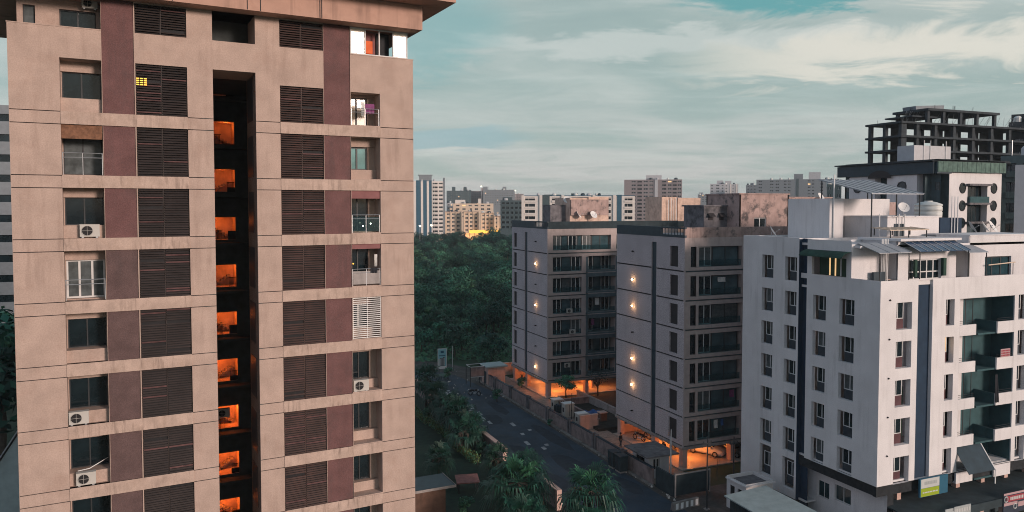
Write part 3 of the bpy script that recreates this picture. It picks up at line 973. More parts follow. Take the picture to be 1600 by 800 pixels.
# ================================================================== THE WHITE BUILDING WITH NAVY STRIPS
whiteb = empty('white_apartment_building', (49.2, 43.2, 0), 0, label='white apartment building with navy blue strips and roof terrace, at right', cat='apartment building')
CL = Wall(0, 16.0, -90)      # side facing the street: u = 16 - y
CF = Wall(0, 0, 0)           # sunny front
CT = [22.78 - 3.085 * k for k in range(7)]      # window heads
w = MB()
colsL = [(2.65, 4.15), (5.65, 7.1)]
colsR = [(9.05, 10.5), (11.95, 13.5)]
hl = [(a, b, t - 2.12, t) for t in CT for a, b in colsL]
hl[-1] = (colsL[1][0], colsL[1][1], CT[6] - 2.4, CT[6] + .35)
hl[-2] = (colsL[0][0], colsL[0][1], CT[6] - 2.1, CT[6] + .7)
CL.sheet(w, 0, 7.35, 1.15, 24.45, hl, t=.35)
hr = [(a, b, t - 2.12, t) for t in CT[1:6] for a, b in colsR]
CL.sheet(w, 8.3, 16, 5.25, 21.45, hr, t=.35)
hf = [(1.75, 3.45, t - 2.15, t) for t in CT[1:6]] + [(7.3, 8.3, t - 2.15, t) for t in CT[1:6]] + [(4.1, 5.75, 5.25, 21.4, .3)]
hf += [(8.95, 15.7, 5.3, 19.67, 2.0)]
hf += [(16.2, 17.4, t - 2.15, t) for t in CT[1:6]]
CF.sheet(w, 0, 22, 5.25, 21.45, hf, t=.45)
# returns, rear and roof
w.box(0.001, .3, 8.66, 16, 24.46, 24.5)
w.box(0.01, 14, 15.99, 16.0, 1.15, 24.45)
w.box(0.01, 14, 8.66, 8.68, 21.3, 24.45)
w.box(.3, 22, 2.3, 15.9, 23.9, 24.1)
w.box(.3, 22, 7.7, 15.9, 1.15, 1.3)
w.box(.3, 22, .3, 8.6, 5.25, 5.4)
w.box(21.8, 22, .3, 16, 0, 24.1)
w.box(.02, .25, 8.7, 15.98, 24.1, 24.44)
w.box(.2, .25, 0.2, 8.6, 21.0, 21.44)
w.box(.2, 22, .2, .25, 21.0, 21.44)
part('wall', w, M['white'], whiteb)
w = MB()
CL.sheet(w, 7.35, 8.3, 0, 24.45, [], n=-.45)
w.box(0, .45, 8.62, 8.65, 1.15, 24.4)
CF.back(w, 4.1, 5.75, 5.25, 21.4, -.29)
part('navy_strip', w, M['blue'], whiteb)
# windows
nwin = 0
for t in CT:
    for a, b in colsL:
        if t == CT[6]: t2 = t + .0
        add_window(whiteb, CL, a + .28, t - 2.12, b - a - .28, 2.12, -.33, mull=1, frame='paleframe', fw=.06, panel='panel_grey', panel_h=.8,
                   glass=('glass', 'glass', 'curtain', 'glass')[nwin % 4])
        nwin += 1
for t in CT[1:6]:
    for a, b in colsR:
        add_window(whiteb, CL, a + .3, t - 2.12, b - a - .3, 2.12, -.33, mull=1, frame='paleframe', fw=.06, panel='panel_grey', panel_h=.8, glass=('glass', 'curtain', 'glass')[nwin % 3])
        nwin += 1
    add_window(whiteb, CF, 1.75, t - 2.15, 1.25, 2.15, -.43, mull=1, frame='paleframe', fw=.06, panel='panel_maroon', panel_h=.8, glass='curtain' if nwin % 2 else 'glass')
    add_window(whiteb, CF, 7.3, t - 2.15, .72, 2.15, -.43, mull=1, frame='paleframe', fw=.06, panel='panel_maroon', panel_h=.8,
               glass='litroom' if t == CT[2] else 'glass')
    add_window(whiteb, CF, 16.2, t - 2.15, .9, 2.15, -.43, mull=1, frame='paleframe', fw=.06, panel='panel_grey', panel_h=.8)
# small reveals painted by the recess: pipes and vents on the front
for t in CT[1:6]:
    q = MB(); q.lathe([(0, -.09), (.09, 0), (0, .09)], n=8)
    part('flue_cap', q, M['black'], whiteb, True, CF.pt(1.0, t + .25, .05))
# balconies
w = MB()
w.box(8.95, 15.7, 2.0, 2.05, 5.3, 19.8)
w.box(8.95, 9.0, 0.1, 2.0, 5.3, 19.67)
w.box(15.65, 15.7, 0.1, 2.0, 5.3, 19.67)
part('balcony_back_wall', w, M['tealwall'], whiteb)
w = MB()
w.box(10.95, 11.35, 1.5, 1.98, 5.3, 19.67)
part('balcony_pier', w, M['white'], whiteb)
for i, t in enumerate(CT[1:6]):
    zf = t - 3.1
    w = MB()
    w.box(8.96, 10.95, .001, .15, zf - .02, zf + .88)
    w.box(8.96, 10.9, .15, 1.98, zf - .02, zf + .12)
    part('small_balcony', w, M['white'], whiteb)
    w = MB()
    w.box(13.6, 15.69, .001, .14, zf - .08, zf + .92)
    part('balcony_front', w, M['white'], whiteb)
    w = MB()
    w.box(13.6, 13.74, .142, 1.98, zf - .08, zf + .92)
    w.box(11.36, 15.65, .142, 1.98, zf - .1, zf + .05)
    part('balcony_side', w, M['tealwall'], whiteb)  # shadow on the parapet side put into its teal colour
    add_window(whiteb, Wall(11.36, 1.98, 0), 0, zf + .07, 1.9, 2.6, 0, mull=1, frame='darkframe', fw=.07)
    q = MB()
    for zz in (1.05, 1.2):
        q.tube([(8.97, .07, zf + zz), (10.9, .07, zf + zz)], .018, 4)
        q.tube([(13.65, .07, zf + zz), (15.66, .07, zf + zz)], .018, 4)
    for x in (9.0, 10.0, 10.88, 13.7, 14.7, 15.6):
        q.tube([(x, .07, zf + .85), (x, .07, zf + 1.2)], .015, 4)
    part('balcony_railing', q, M['darkframe'], whiteb)
# recessed ground storey of the side, dark stone band, shops
w = MB()
Wg = Wall(1.4, 8.6, -90)
Wg.sheet(w, .0, 8.4, 0, 4.3, [(1.1, 2.45, 1.75, 3.2), (3.05, 4.8, 2.1, 3.45)], t=.15)
part('ground_storey_wall', w, M['white'], whiteb)
add_window(whiteb, Wg, 1.1, 1.75, 1.35, 1.45, -.13, mull=1, frame='paleframe', glass='glass2')
add_window(whiteb, Wg, 3.05, 2.1, 1.75, 1.35, -.13, mull=1, frame='paleframe', glass='glass2')
w = MB()
w.box(.25, 22, .25, .6, 4.3, 5.24)
w.box(.25, 1.39, .6, 8.6, 4.35, 5.24)
w.box(1.42, 2.2, .3, 1.4, 0, 4.3)
w.box(0.5, 12, 8.7, 15.5, 0, 1.14)
part('stone_band', w, M['stone'], whiteb)
w = MB()
w.box(1.5, 22, 1.8, 2.0, 0, 4.3)
part('shop_shutters', w, M['teal'], whiteb)
for x in (3.3, 7.2, 10.2, 13.3, 16.3, 19.3):
    w = MB(); w.box(x, x + .45, .9, 1.35, 0, 4.3)
    part('shop_column', w, M['pinkwall'], whiteb)
w = MB()
w.hexa([(1.5, -2.1, 3.2), (22, -2.1, 3.2), (22, 1.8, 3.35), (1.5, 1.8, 3.35), (1.5, -2.1, 3.3), (22, -2.1, 3.3), (22, 1.8, 3.45), (1.5, 1.8, 3.45)])
w.box(1.5, 22, -2.12, -2.05, 2.7, 3.35)
part('shop_canopy', w, M['teal'], whiteb)
w = MB(); w.tube([(8.2, .8, 5.0), (8.2, .75, 3.6), (8.6, .5, 3.5)], .06, 6)
part('down_pipe', w, M['whitepaint'], whiteb)
w = MB()
w.hexa([(9.0, -1.1, 5.35), (12.1, -1.1, 5.35), (12.1, 0.3, 7.2), (9.0, .3, 7.2), (9.0, -1.1, 5.4), (12.1, -1.1, 5.4), (12.1, .3, 7.26), (9.0, .3, 7.26)])
part('sloping_glass_awning', w, M['strip'], whiteb)
w = MB(); w.tube([(12.16, -1.1, 5.4), (12.16, .3, 7.3)], .06, 5); w.tube([(12.16, -1.12, 4.2), (12.16, -1.12, 5.42)], .05, 5)
part('awning_edge', w, M['whitepaint'], whiteb)
# ------------ penthouse
w = MB()
PS = Wall(0, 7.68, -90)
PS.sheet(w, .0, 4.78, 21.45, 24.45, [(.53, 4.28, 21.46, 23.0)], t=.25)
w.box(0.02, 3.0, 2.9, 3.1, 21.2, 24.2)
w.box(3.0, 3.2, 2.9, 6.5, 21.2, 24.2)
w.box(3.2, 4.5, 6.0, 6.2, 21.2, 24.4)
w.box(4.5, 4.7, 2.5, 6.2, 21.2, 24.4)
Wp = Wall(4.5, 2.3, 0)
Wp.sheet(w, 0, 6.7, 21.1, 24.4, [(1.3, 5.1, 21.12, 22.85)], t=.2)
w.box(11.2, 11.4, 2.3, 6.5, 21.1, 24.4)
w.box(11.4, 13.1, 5.5, 5.7, 21.1, 24.4)
w.box(13.0, 13.2, 2.35, 5.5, 21.1, 24.7)
Wq = Wall(13.1, 2.3, 0)
Wq.sheet(w, 0, 8.9, 21.1, 24.7, [(1.95, 5.4, 21.12, 22.85)], t=.2)
w.box(4.3, 11.5, 1.9, 6.3, 24.402, 24.6)
w.box(13.0, 22, 2.25, 6.5, 24.702, 24.8)
w.box(0.3, 22, .3, 8.6, 20.2, 20.4)
part('penthouse_wall', w, M['white'], whiteb)
w = MB()
w.face([(.9, 3.4, 21.4), (.9, 7.15, 21.4), (.9, 7.15, 23.1), (.9, 3.4, 23.1)])
part('dim_terrace_room', w, M['greenpaint'], whiteb)
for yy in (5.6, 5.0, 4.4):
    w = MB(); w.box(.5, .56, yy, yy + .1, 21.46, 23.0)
    part('terrace_post', w, M['litroom'] if yy > 4.5 else M['paleframe'], whiteb)  # two of these posts glow though they are no lamps
w = MB()
n = 8
for i in range(n):
    a0, a1 = i / n * 1.3, (i + 1) / n * 1.3
    p0, p1 = (-1.1 * math.sin(a0), 23.55 - .55 * (1 - math.cos(a0)) * 1.2), (-1.1 * math.sin(a1), 23.55 - .55 * (1 - math.cos(a1)) * 1.2)
    w.hexa([(p0[0], 2.9, p0[1]), (p1[0], 2.9, p1[1]), (p1[0], 7.6, p1[1]), (p0[0], 7.6, p0[1]),
            (p0[0], 2.9, p0[1] + .03), (p1[0], 2.9, p1[1] + .03), (p1[0], 7.6, p1[1] + .03), (p0[0], 7.6, p0[1] + .03)])
part('curved_awning', w, M['greenpaint'], whiteb, label='curved dark green awning')
add_window(whiteb, Wp, 1.3, 21.12, 3.8, 1.7, -.18, mull=4, frame='paleframe', fw=.1, rail=.6)
add_window(whiteb, Wq, 1.95, 21.12, 3.45, 1.7, -.18, mull=2, frame='darkframe', glass='glass2', fw=.08)
def awning(x0, x1, y0, y1, z0, z1, name, mm, lab, stripes=0):
    q = MB()
    q.hexa([(x0, y0, z0), (x1, y0, z0), (x1, y1, z1), (x0, y1, z1), (x0, y0, z0 + .05), (x1, y0, z0 + .05), (x1, y1, z1 + .05), (x0, y1, z1 + .05)])
    o = part(name, q, M[mm], whiteb, label=lab)
    if stripes:
        q = MB()
        for i in range(stripes + 1):
            x = x0 + (x1 - x0) * i / stripes
            q.hexa([(x - .05, y0 - .02, z0 + .052), (x + .05, y0 - .02, z0 + .052), (x + .05, y1, z1 + .052), (x - .05, y1, z1 + .052),
                    (x - .05, y0 - .02, z0 + .075), (x + .05, y0 - .02, z0 + .075), (x + .05, y1, z1 + .075), (x - .05, y1, z1 + .075)])
        part('awning_rib', q, M['sheet'], o)
    for x in (x0 + .15, x1 - .15):
        q = MB(); q.tube([(x, y0 + .1, 21.1), (x, y0 + .1, z0)], .045, 5)
        part('awning_post', q, M['darkframe'], o)
awning(0.6, 4.1, .7, 2.88, 23.55, 24.25, 'sheet_awning', 'sheet', 'grey sheet awning', 3)
awning(4.9, 10.9, .6, 2.25, 23.6, 24.35, 'glazed_awning', 'solar', 'dark glazed awning with pale ribs', 7)
awning(10.95, 13.4, .8, 2.9, 23.35, 24.1, 'tilted_sheet', 'sheet', None)
q = MB(); q.box(6.2, 6.45, 2.05, 2.25, 21.4, 22.85); part('tied_curtain', q, M['greenpaint'], whiteb)
q = MB(); q.box(9.5, 9.85, 2.0, 2.25, 21.4, 22.9); part('tied_curtain', q, M['greenpaint'], whiteb)
q = MB()
for i in range(5):
    q.tube([(3.0 + i * .17, 2.6, 20.4), (3.0 + i * .17, 2.6, 24.6)], .045, 6)
part('pipe_bundle', q, M['whitepaint'], whiteb)
# stair tower on the roof
w = MB()
w.box(6.7, 14.4, 11.8, 15.5, 24.1, 28.0)
w.box(5.0, 6.69, 10.2, 15.5, 24.1, 28.0)
part('stair_tower', w, M['white'], whiteb)
w = MB()
w.box(8.4, 15.0, 6.8, 11.7, 24.1, 26.3)
w.box(8.3, 15.2, 6.7, 11.79, 26.302, 26.4)
part('lift_room', w, M['white'], whiteb)
w = MB(); w.box(15.01, 17.9, 6.7, 11, 24.1, 26.2)
part('blue_roof_room', w, M['blue'], whiteb)
w = MB(); w.box(9.2, 10.4, 6.74, 6.79, 24.2, 25.7)
part('roof_door', w, M['strip'], whiteb)
w = MB()
w.box(9.0, 19.2, 15.0, 15.5, 24.1, 27.7)
part('stained_rear_parapet', w, M['mildew'], whiteb)
for x in (7.2, 9.6, 10.3, 16.4, 16.8, 17.2):
    w = MB(); w.tube([(x, 6.6, 24.2), (x, 6.6, 26.6 if x < 12 else 28.2)], .05, 6)
    part('roof_pipe', w, M['whitepaint'], whiteb)
w = MB(); w.tube([(5.4, 10.1, 24.1), (5.4, 10.1, 30.2)], .07, 6)
part('roof_pipe', w, M['whitepaint'], whiteb)

# free-standing things on that roof
def roof_frame_sheet(loc, w_, d_, z0, z1, tilt_lab, mm, name, cat, posts=True, leg=2.2):
    root = empty(name, loc, 0, label=tilt_lab, cat=cat)
    q = MB()
    q.hexa([(0, 0, z0), (w_, 0, z0), (w_, d_, z1), (0, d_, z1), (0, 0, z0 + .06), (w_, 0, z0 + .06), (w_, d_, z1 + .06), (0, d_, z1 + .06)])
    part('sheet', q, M[mm], root)
    q = MB()
    for i in range(7):
        x = w_ * i / 6
        q.hexa([(x - .03, -.02, z0 + .062), (x + .03, -.02, z0 + .062), (x + .03, d_, z1 + .062), (x - .03, d_, z1 + .062),
                (x - .03, -.02, z0 + .1), (x + .03, -.02, z0 + .1), (x + .03, d_, z1 + .1), (x - .03, d_, z1 + .1)])
    part('sheet_rib', q, M[mm], root)
    for x in (.15, w_ * .5, w_ - .15):
        for y, z in ((.12, z0), (d_ - .12, z1)):
            q = MB(); q.tube([(x, y, z - leg if y > .5 else z - leg), (x, y, z)], .05, 6)
            part('post', q, M['darkframe'], root)
    return root
can = empty('roof_canopy', (54.2, 49.4, 0), 0, label='tilted grey sheet roof on thin posts, highest thing on the white building', cat='canopy')
q = MB()
q.hexa([(.8, 0, 28.35), (7.2, 0, 28.35), (7.2, 6.2, 29.75), (.8, 6.2, 29.75), (.8, 0, 28.42), (7.2, 0, 28.42), (7.2, 6.2, 29.82), (.8, 6.2, 29.82)])
part('sheet', q, M['sheet'], can)
q = MB()
for i in range(8):
    x = .8 + 6.4 * i / 7
    q.hexa([(x - .04, 0, 28.422), (x + .04, 0, 28.422), (x + .04, 6.2, 29.822), (x - .04, 6.2, 29.822), (x - .04, 0, 28.47), (x + .04, 0, 28.47), (x + .04, 6.2, 29.87), (x - .04, 6.2, 29.87)])
part('sheet_rib', q, M['sheet'], can)
for x, y, z, b in ((1.0, .2, 28.38, 24.1), (4, .2, 28.38, 26.4), (6.9, .2, 28.38, 26.4), (1.0, 6.0, 29.7, 28.0), (4, 6.0, 29.7, 28.0), (6.9, 6.0, 29.7, 28.0)):
    q = MB(); q.tube([(x, y, b), (x, y, z)], .06, 6)
    part('post', q, M['darkframe'], can)
roof_frame_sheet((54.4, 46.9, 24.6), 4.6, 1.9, .62, .78, 'low pale table-like panel on short legs above the terrace', 'cream', 'roof_panel', 'roof panel', leg=.62)
tk = empty('water_tank', (66.0, 52.6, 26.2), 0, label='white round water tank with domed lid beside the navy roof room', cat='water tank')
q = MB(); q.lathe([(0, 0), (1.2, 0), (1.22, .5), (1.18, .52), (1.18, .62), (1.22, .64), (1.22, 1.0), (1.18, 1.02), (1.18, 1.1), (1.22, 1.12), (1.22, 1.2)], n=24)
part('barrel', q, M['tank'], tk, True)
q = MB(); q.lathe([(1.25, 1.2), (1.2, 1.28), (.7, 1.48), (.35, 1.54), (.35, 1.62), (0, 1.62)], n=24)
part('lid', q, M['tank'], tk, True)
dish((58.6, 49.2, 26.4), -.4, 'small dark dish on the lift room of the white building', .5)
dish((51.2, 57.5, 24.1), .9, 'dish behind the front-left parapet of the white building', .6)
for i, (x, y, lab) in enumerate(((64.2, 47.6, 'leftmost'), (65.8, 47.4, 'middle'), (67.4, 47.8, 'rightmost'))):
    dish((x + 4.5, y + 2.5, 24.5), .8 - i * .2, lab + ' of the three dishes in a row right of the navy roof room', .65)
ob = empty('drying_rack', (64.2, 45.1, 21.1), 0, label='pale drying pole across the penthouse window at right', cat='drying rack')
q = MB(); q.tube([(0, 0, 1.05), (3.6, .1, 1.2)], .05, 6); part('pole', q, M['cream'], ob)
q = MB(); q.tube([(0.3, 0, 0), (.3, 0, 1.06)], .03, 5); q.tube([(3.3, .08, 0), (3.3, .08, 1.18)], .03, 5); part('upright', q, M['darkframe'], ob)
sofa = empty('terrace_bench', (50.6, 45.1, 20.4), 0, label='dark cushioned bench on the corner terrace', cat='bench')
q = MB(); q.box(0, 1.9, 0, .7, .25, .6); part('seat', q, M['strip'], sofa)
q = MB(); q.box(.6, 1.9, .55, .75, .6, 1.5); part('backrest', q, M['strip'], sofa)
q = MB()
for x in (.1, 1.7):
    for y in (.1, .6): q.box(x, x + .08, y, y + .08, 0, .25)
part('leg', q, M['darkframe'], sofa)
# signs on the white building
sg = empty('shop_sign', (53.6, 42.9, 3.85), 0, label='shop sign, white over lime green with a blue end panel', cat='sign')
q = MB(); q.box(0, 3.2, 0, .15, 0, 1.5); part('sign_box', q, M['signblue'], sg)
q = MB(); q.box(.12, 2.2, -.012, -.002, .72, 1.46); part('white_panel', q, M['signwhite'], sg)
q = MB(); q.box(.12, 2.2, -.012, -.002, .03, .70); part('green_panel', q, M['signgreen'], sg)
q = MB()
x = .5
for wd in (.16, .1, .18, .12, .15, .1, .17, .14):
    q.box(x, x + wd, -.02, -.0125, .98, 1.24); x += wd + .045
part('faded_lettering', q, M['signgrey'], sg)
q = MB()
x = .3
for wd in (.2, .3, .16, .26, .3, .2):
    q.box(x, x + wd, -.02, -.0125, .3, .4); x += wd + .06
part('small_lettering', q, M['signwhite'], sg)
s2 = empty('shop_banner', (60.9, 41.0, 2.0), 0, label='red white and dark shop banner at the edge of the canopy', cat='sign')
q = MB(); q.box(0, 4.2, 0, .08, 0, 1.75); part('sign_board', q, M['signink'], s2)
q = MB(); q.box(.35, 4.15, -.012, -.002, 1.0, 1.5); part('red_band', q, M['signred'], s2)
q = MB(); q.box(0, 4.2, -.012, -.002, 1.58, 1.75); q.box(.05, 1.7, -.012, -.002, .7, .95); q.box(1.8, 4.1, -.012, -.002, .45, .85); part('white_band', q, M['signpink'], s2)
q = MB()
x = .8
for wd in (.14, .18, .1, .16, .12, .2, .1, .18):
    q.box(x, x + wd, -.02, -.0125, 1.12, 1.38); x += wd + .06
part('lettering', q, M['signwhite'], s2)
q = MB()
for (cx, cz, r_) in ((.28, 1.25, .22), (3.6, 1.3, .28), (1.4, .55, .2)):
    pts = [(cx + r_ * math.cos(2 * PI * k / 14), -.02, cz + r_ * math.sin(2 * PI * k / 14)) for k in range(15)]
    q.tube(pts, .05, 4)
part('ring_emblem', q, M['signwhite'], s2)
s3 = empty('shop_banner', (54.1, 41.0, 2.75), 0, label='small pale faded signboard on the shop canopy', cat='sign')
q = MB(); q.box(0, .9, 0, .06, 0, .75); q.box(.9, 1.0, .01, .05, .3, .5); q.box(1.0, 2.9, 0, .06, .15, .8); part('sign_board', q, M['signgrey'], s3)
q = MB()
x = 1.1
for i in range(9): q.box(x, x + .13, -.012, -.002, .32, .62); x += .19
part('lettering', q, M['signwhite'], s3)
s4 = empty('balcony_banner', (63.15, 43.16, CT[2] - 3.0), 0, label='small red lettered banner tied to a balcony railing of the white building', cat='banner')
q = MB(); q.box(0, 1.2, -.05, -.01, .85, 1.55); part('banner_cloth', q, M['signpink'], s4)
for j in range(3):
    q = MB(); x = .08
    for i in range(6):
        q.box(x, x + .13, -.062, -.052, .93 + j * .2, 1.05 + j * .2); x += .18
    part('lettering', q, M['signred'], s4)
gc = MB()
for i in range(6):
    a, b = i / 6, (i + 1) / 6
    gc.face([(62.55 + a * .5, 43.1 + .05 * math.sin(i * 2), CT[3] - 2.9), (62.55 + b * .5, 43.1 + .05 * math.sin(i * 2 + 2), CT[3] - 2.9), (62.6 + b * .3, 43.15, CT[3] - .5), (62.6 + a * .3, 43.15, CT[3] - .5)])
part('balcony_curtain', gc, M['cloth_dark'], label='long dark cloth hanging in a white building balcony', cat='curtain')

# ================================================================== BUILDINGS FARTHER OFF
# ---- porthole building with copper fascia
port = empty('porthole_building', (98.8, 77.8, 0), 0, label='white building with round porthole windows and a green copper fascia', cat='building')
PL, PR = Wall(0, 17.4, -90), Wall(0, 0, 0)
w = MB()
PL.sheet(w, 1.9, 7.0, 0, 31.9, [(3.0, 4.2, 29.6, 30.8)], t=.2)
PL.sheet(w, 9.2, 14.5, 0, 31.9, [(11.2, 12.6, 29.5, 30.9)], t=.2)
PR.sheet(w, 3.0, 14.3, 0, 32.2, [(6.9, 11.2, 21.0, 30.6)], t=1.0)
w.box(14.1, 14.3, .05, 17, 0, 32.2)
part('wall', w, M['white'], port)
w = MB()
PL.back(w, 0, 17.4, 0, 33.0, -1.2)
PR.back(w, 0, 14.2, 0, 33.0, -1.6)
w.box(2.95, 3.0, .01, 1.6, 0, 32.2)
part('recess_wall', w, M['farteal'], port)
for i, (a, b) in enumerate(((1.9, 7.0), (9.2, 14.5))):
    w = MB(); PL.box(w, a, b, 0, 32, -1.2, -.21); part('wall_core', w, M['white'], port)
def disc(W_, u, z, r, rz_, n, name, mm):
    q = MB()
    pts = [W_.pt(u + r * math.cos(2 * PI * k / 24), z + rz_ * math.sin(2 * PI * k / 24), n) for k in range(24)]
    q.face(pts)
    q.tube(pts + [pts[0]], .09, 5, 1)
    return part(name, q, [M[mm], M['darkframe']], port)
for u in (3.6, 11.9): disc(PL, u, 30.2, .75, .75, .03, 'porthole_window', 'glass')
for u in (5.8, 12.6):
    for z in (29.95, 27.35, 24.8, 22.2): disc(PR, u, z, .62, .72, .03, 'porthole_window', 'glass')
for z in (30.3, 27.5, 24.7):
    w = MB(); PR.box(w, 6.6, 11.5, z, z + .3, -.2, .6); part('balcony_hood', w, M['mildew_dark'], port)
w = MB(); PR.box(w, 7.0, 11.1, 27.8, 28.7, .1, .4); part('balcony_front', w, M['tealwall'], port)
add_window(port, PR, 7.1, 24.9, 3.9, 2.4, -.9, mull=3)
add_window(port, PR, 7.4, 28.0, 3.2, 2.2, -.9, mull=3)
w = MB()
PL.box(w, -.3, 17.4, 32.0, 33.7, -.4, .35)
PR.box(w, 0, 3.0, 32.0, 33.7, -.4, .35)
part('fascia', w, M['strip'], port)  # unlit side of the copper band, its shade put into dark slate
w = MB()
PR.box(w, 0, 14.5, 32.25, 33.75, .352, .5)
for i in range(15): PR.box(w, i, i + .05, 32.2, 33.7, .502, .54)
part('copper_fascia', w, M['copper'], port)
w = MB(); PL.box(w, -.5, 17.6, 33.76, 33.95, -16, .8); PR.box(w, -.3, 14.8, 33.96, 34.05, -16, .8); part('roof_edge', w, M['rawconc'], port)
w = MB()
for i in range(12):
    a0, a1 = PI * i / 12, PI * (i + 1) / 12
    f = lambda a, n: PL.pt(8.1 + 2.2 * math.cos(a), 31.6 + 1.2 * math.sin(a), n)
    w.face([f(a0, .38), f(a1, .38), PL.pt(8.1, 31.6, .38)])
part('arch', w, M['groove'], port)
add_window(port, PL, 7.2, 28.0, 1.8, 3.6, -1.1, mull=1, glass='glass2')
for u in (2.6, 5.3, 15.2, 16.6):
    add_window(port, PL, u if u > 10 else u - 2.4, 29.6, .7, 1.2, -1.15, mull=0, glass='curtain')
w = MB(); w.box(3.0, 11.0, 6.0, 9, 33.9, 36.6); part('lift_room', w, M['farpale'], port)
w = MB()
for x in (5, 6.4, 9.8): w.tube([(x, 5.9, 33.9), (x, 5.9, 37.4)], .05, 5)
part('vent_pipe', w, M['whitepaint'], port)

# ---- unfinished concrete frame
fr = empty('unfinished_building', (136.9, 116.0, 0), 0, label='dark unfinished concrete frame of open floors against the sky', cat='unfinished building')
for i, z in enumerate((35.8, 38.8, 41.7, 44.6)):
    w = MB(); w.box(-.6, 42, -.7, 8.6, z, z + .42); part('floor_slab', w, M['rawconc'], fr)
w = MB(); w.box(7.5, 30, -.4, 8.6, 47.6, 48.1); part('floor_slab', w, M['rawconc'], fr)
w = MB(); w.box(4.5, 13, 1, 8, 46.3, 46.6); part('floor_slab', w, M['rawconc'], fr)
for x in (0, 4.4, 9.8, 15.5, 21.5, 27.5, 33.5, 39.5):
    for y in (-.2, 3.8, 7.6):
        w = MB(); w.box(x, x + (1.5 if y < 0 and x == 0 else .8), y, y + .7, 0, 44.6); part('column', w, M['rawconc'], fr)
for x in (7.8, 12.5, 17.8, 23.0, 28.8):
    for y in (0, 7.4):
        w = MB(); w.box(x, x + .7, y, y + .6, 45.0, 47.6); part('column', w, M['rawconc'], fr)
w = MB()
for (a, b, y_, zt_) in ((6, 9.5, 7.5, 44.58), (16.5, 20, 6, 44.58), (22.5, 26.5, 7.2, 44.58), (29, 31, 6.2, 44.58), (34, 42, 7, 46)):
    w = MB(); w.box(a, b, y_, y_ + .2, 36, zt_); part('infill_wall', w, M['rawconc'], fr)
w = MB()
w = MB(); w.box(0, 42, 8.1, 8.6, 0, 36); w.box(0, 42, 0, .3, 0, 35.8); w.box(0, .3, .3, 8.1, 0, 35.8); part('lower_wall', w, M['mildew_dark'], fr)
w = MB()
r2 = random.Random(5)
for i in range(46):
    x = 4.5 + 36 * r2.random()
    w.tube([(x, 2.5 + 2 * r2.random(), 45.0), (x + .5 * (r2.random() - .5), 2.5, 47.6)], .035, 4)
part('scaffold_props', w, M['steel'], fr)
w = MB()
for i in range(60):
    x, y = r2.choice((0, 4.4, 9.8, 15.5, 21.5, 33.5)) + .7 * r2.random(), r2.choice((-.1, 5.8)) + .5 * r2.random()
    zt = 48.0 if 8 < x < 29.5 else 45
    w.tube([(x, y, zt), (x + .1 * r2.random(), y, zt + .7 + .4 * r2.random())], .02, 3)
part('starter_bars', w, M['rawconc'], fr)
w = MB(); w.hexa([(10.5, 5, 48.1), (19, 5, 48.1), (19, 8.4, 48.1), (10.5, 8.4, 48.1), (10.3, 5, 49.3), (19.2, 5, 49.9), (19.2, 8.4, 49.9), (10.3, 8.4, 49.3)])
part('roof_hoarding', w, M['farbluegrey'], fr)

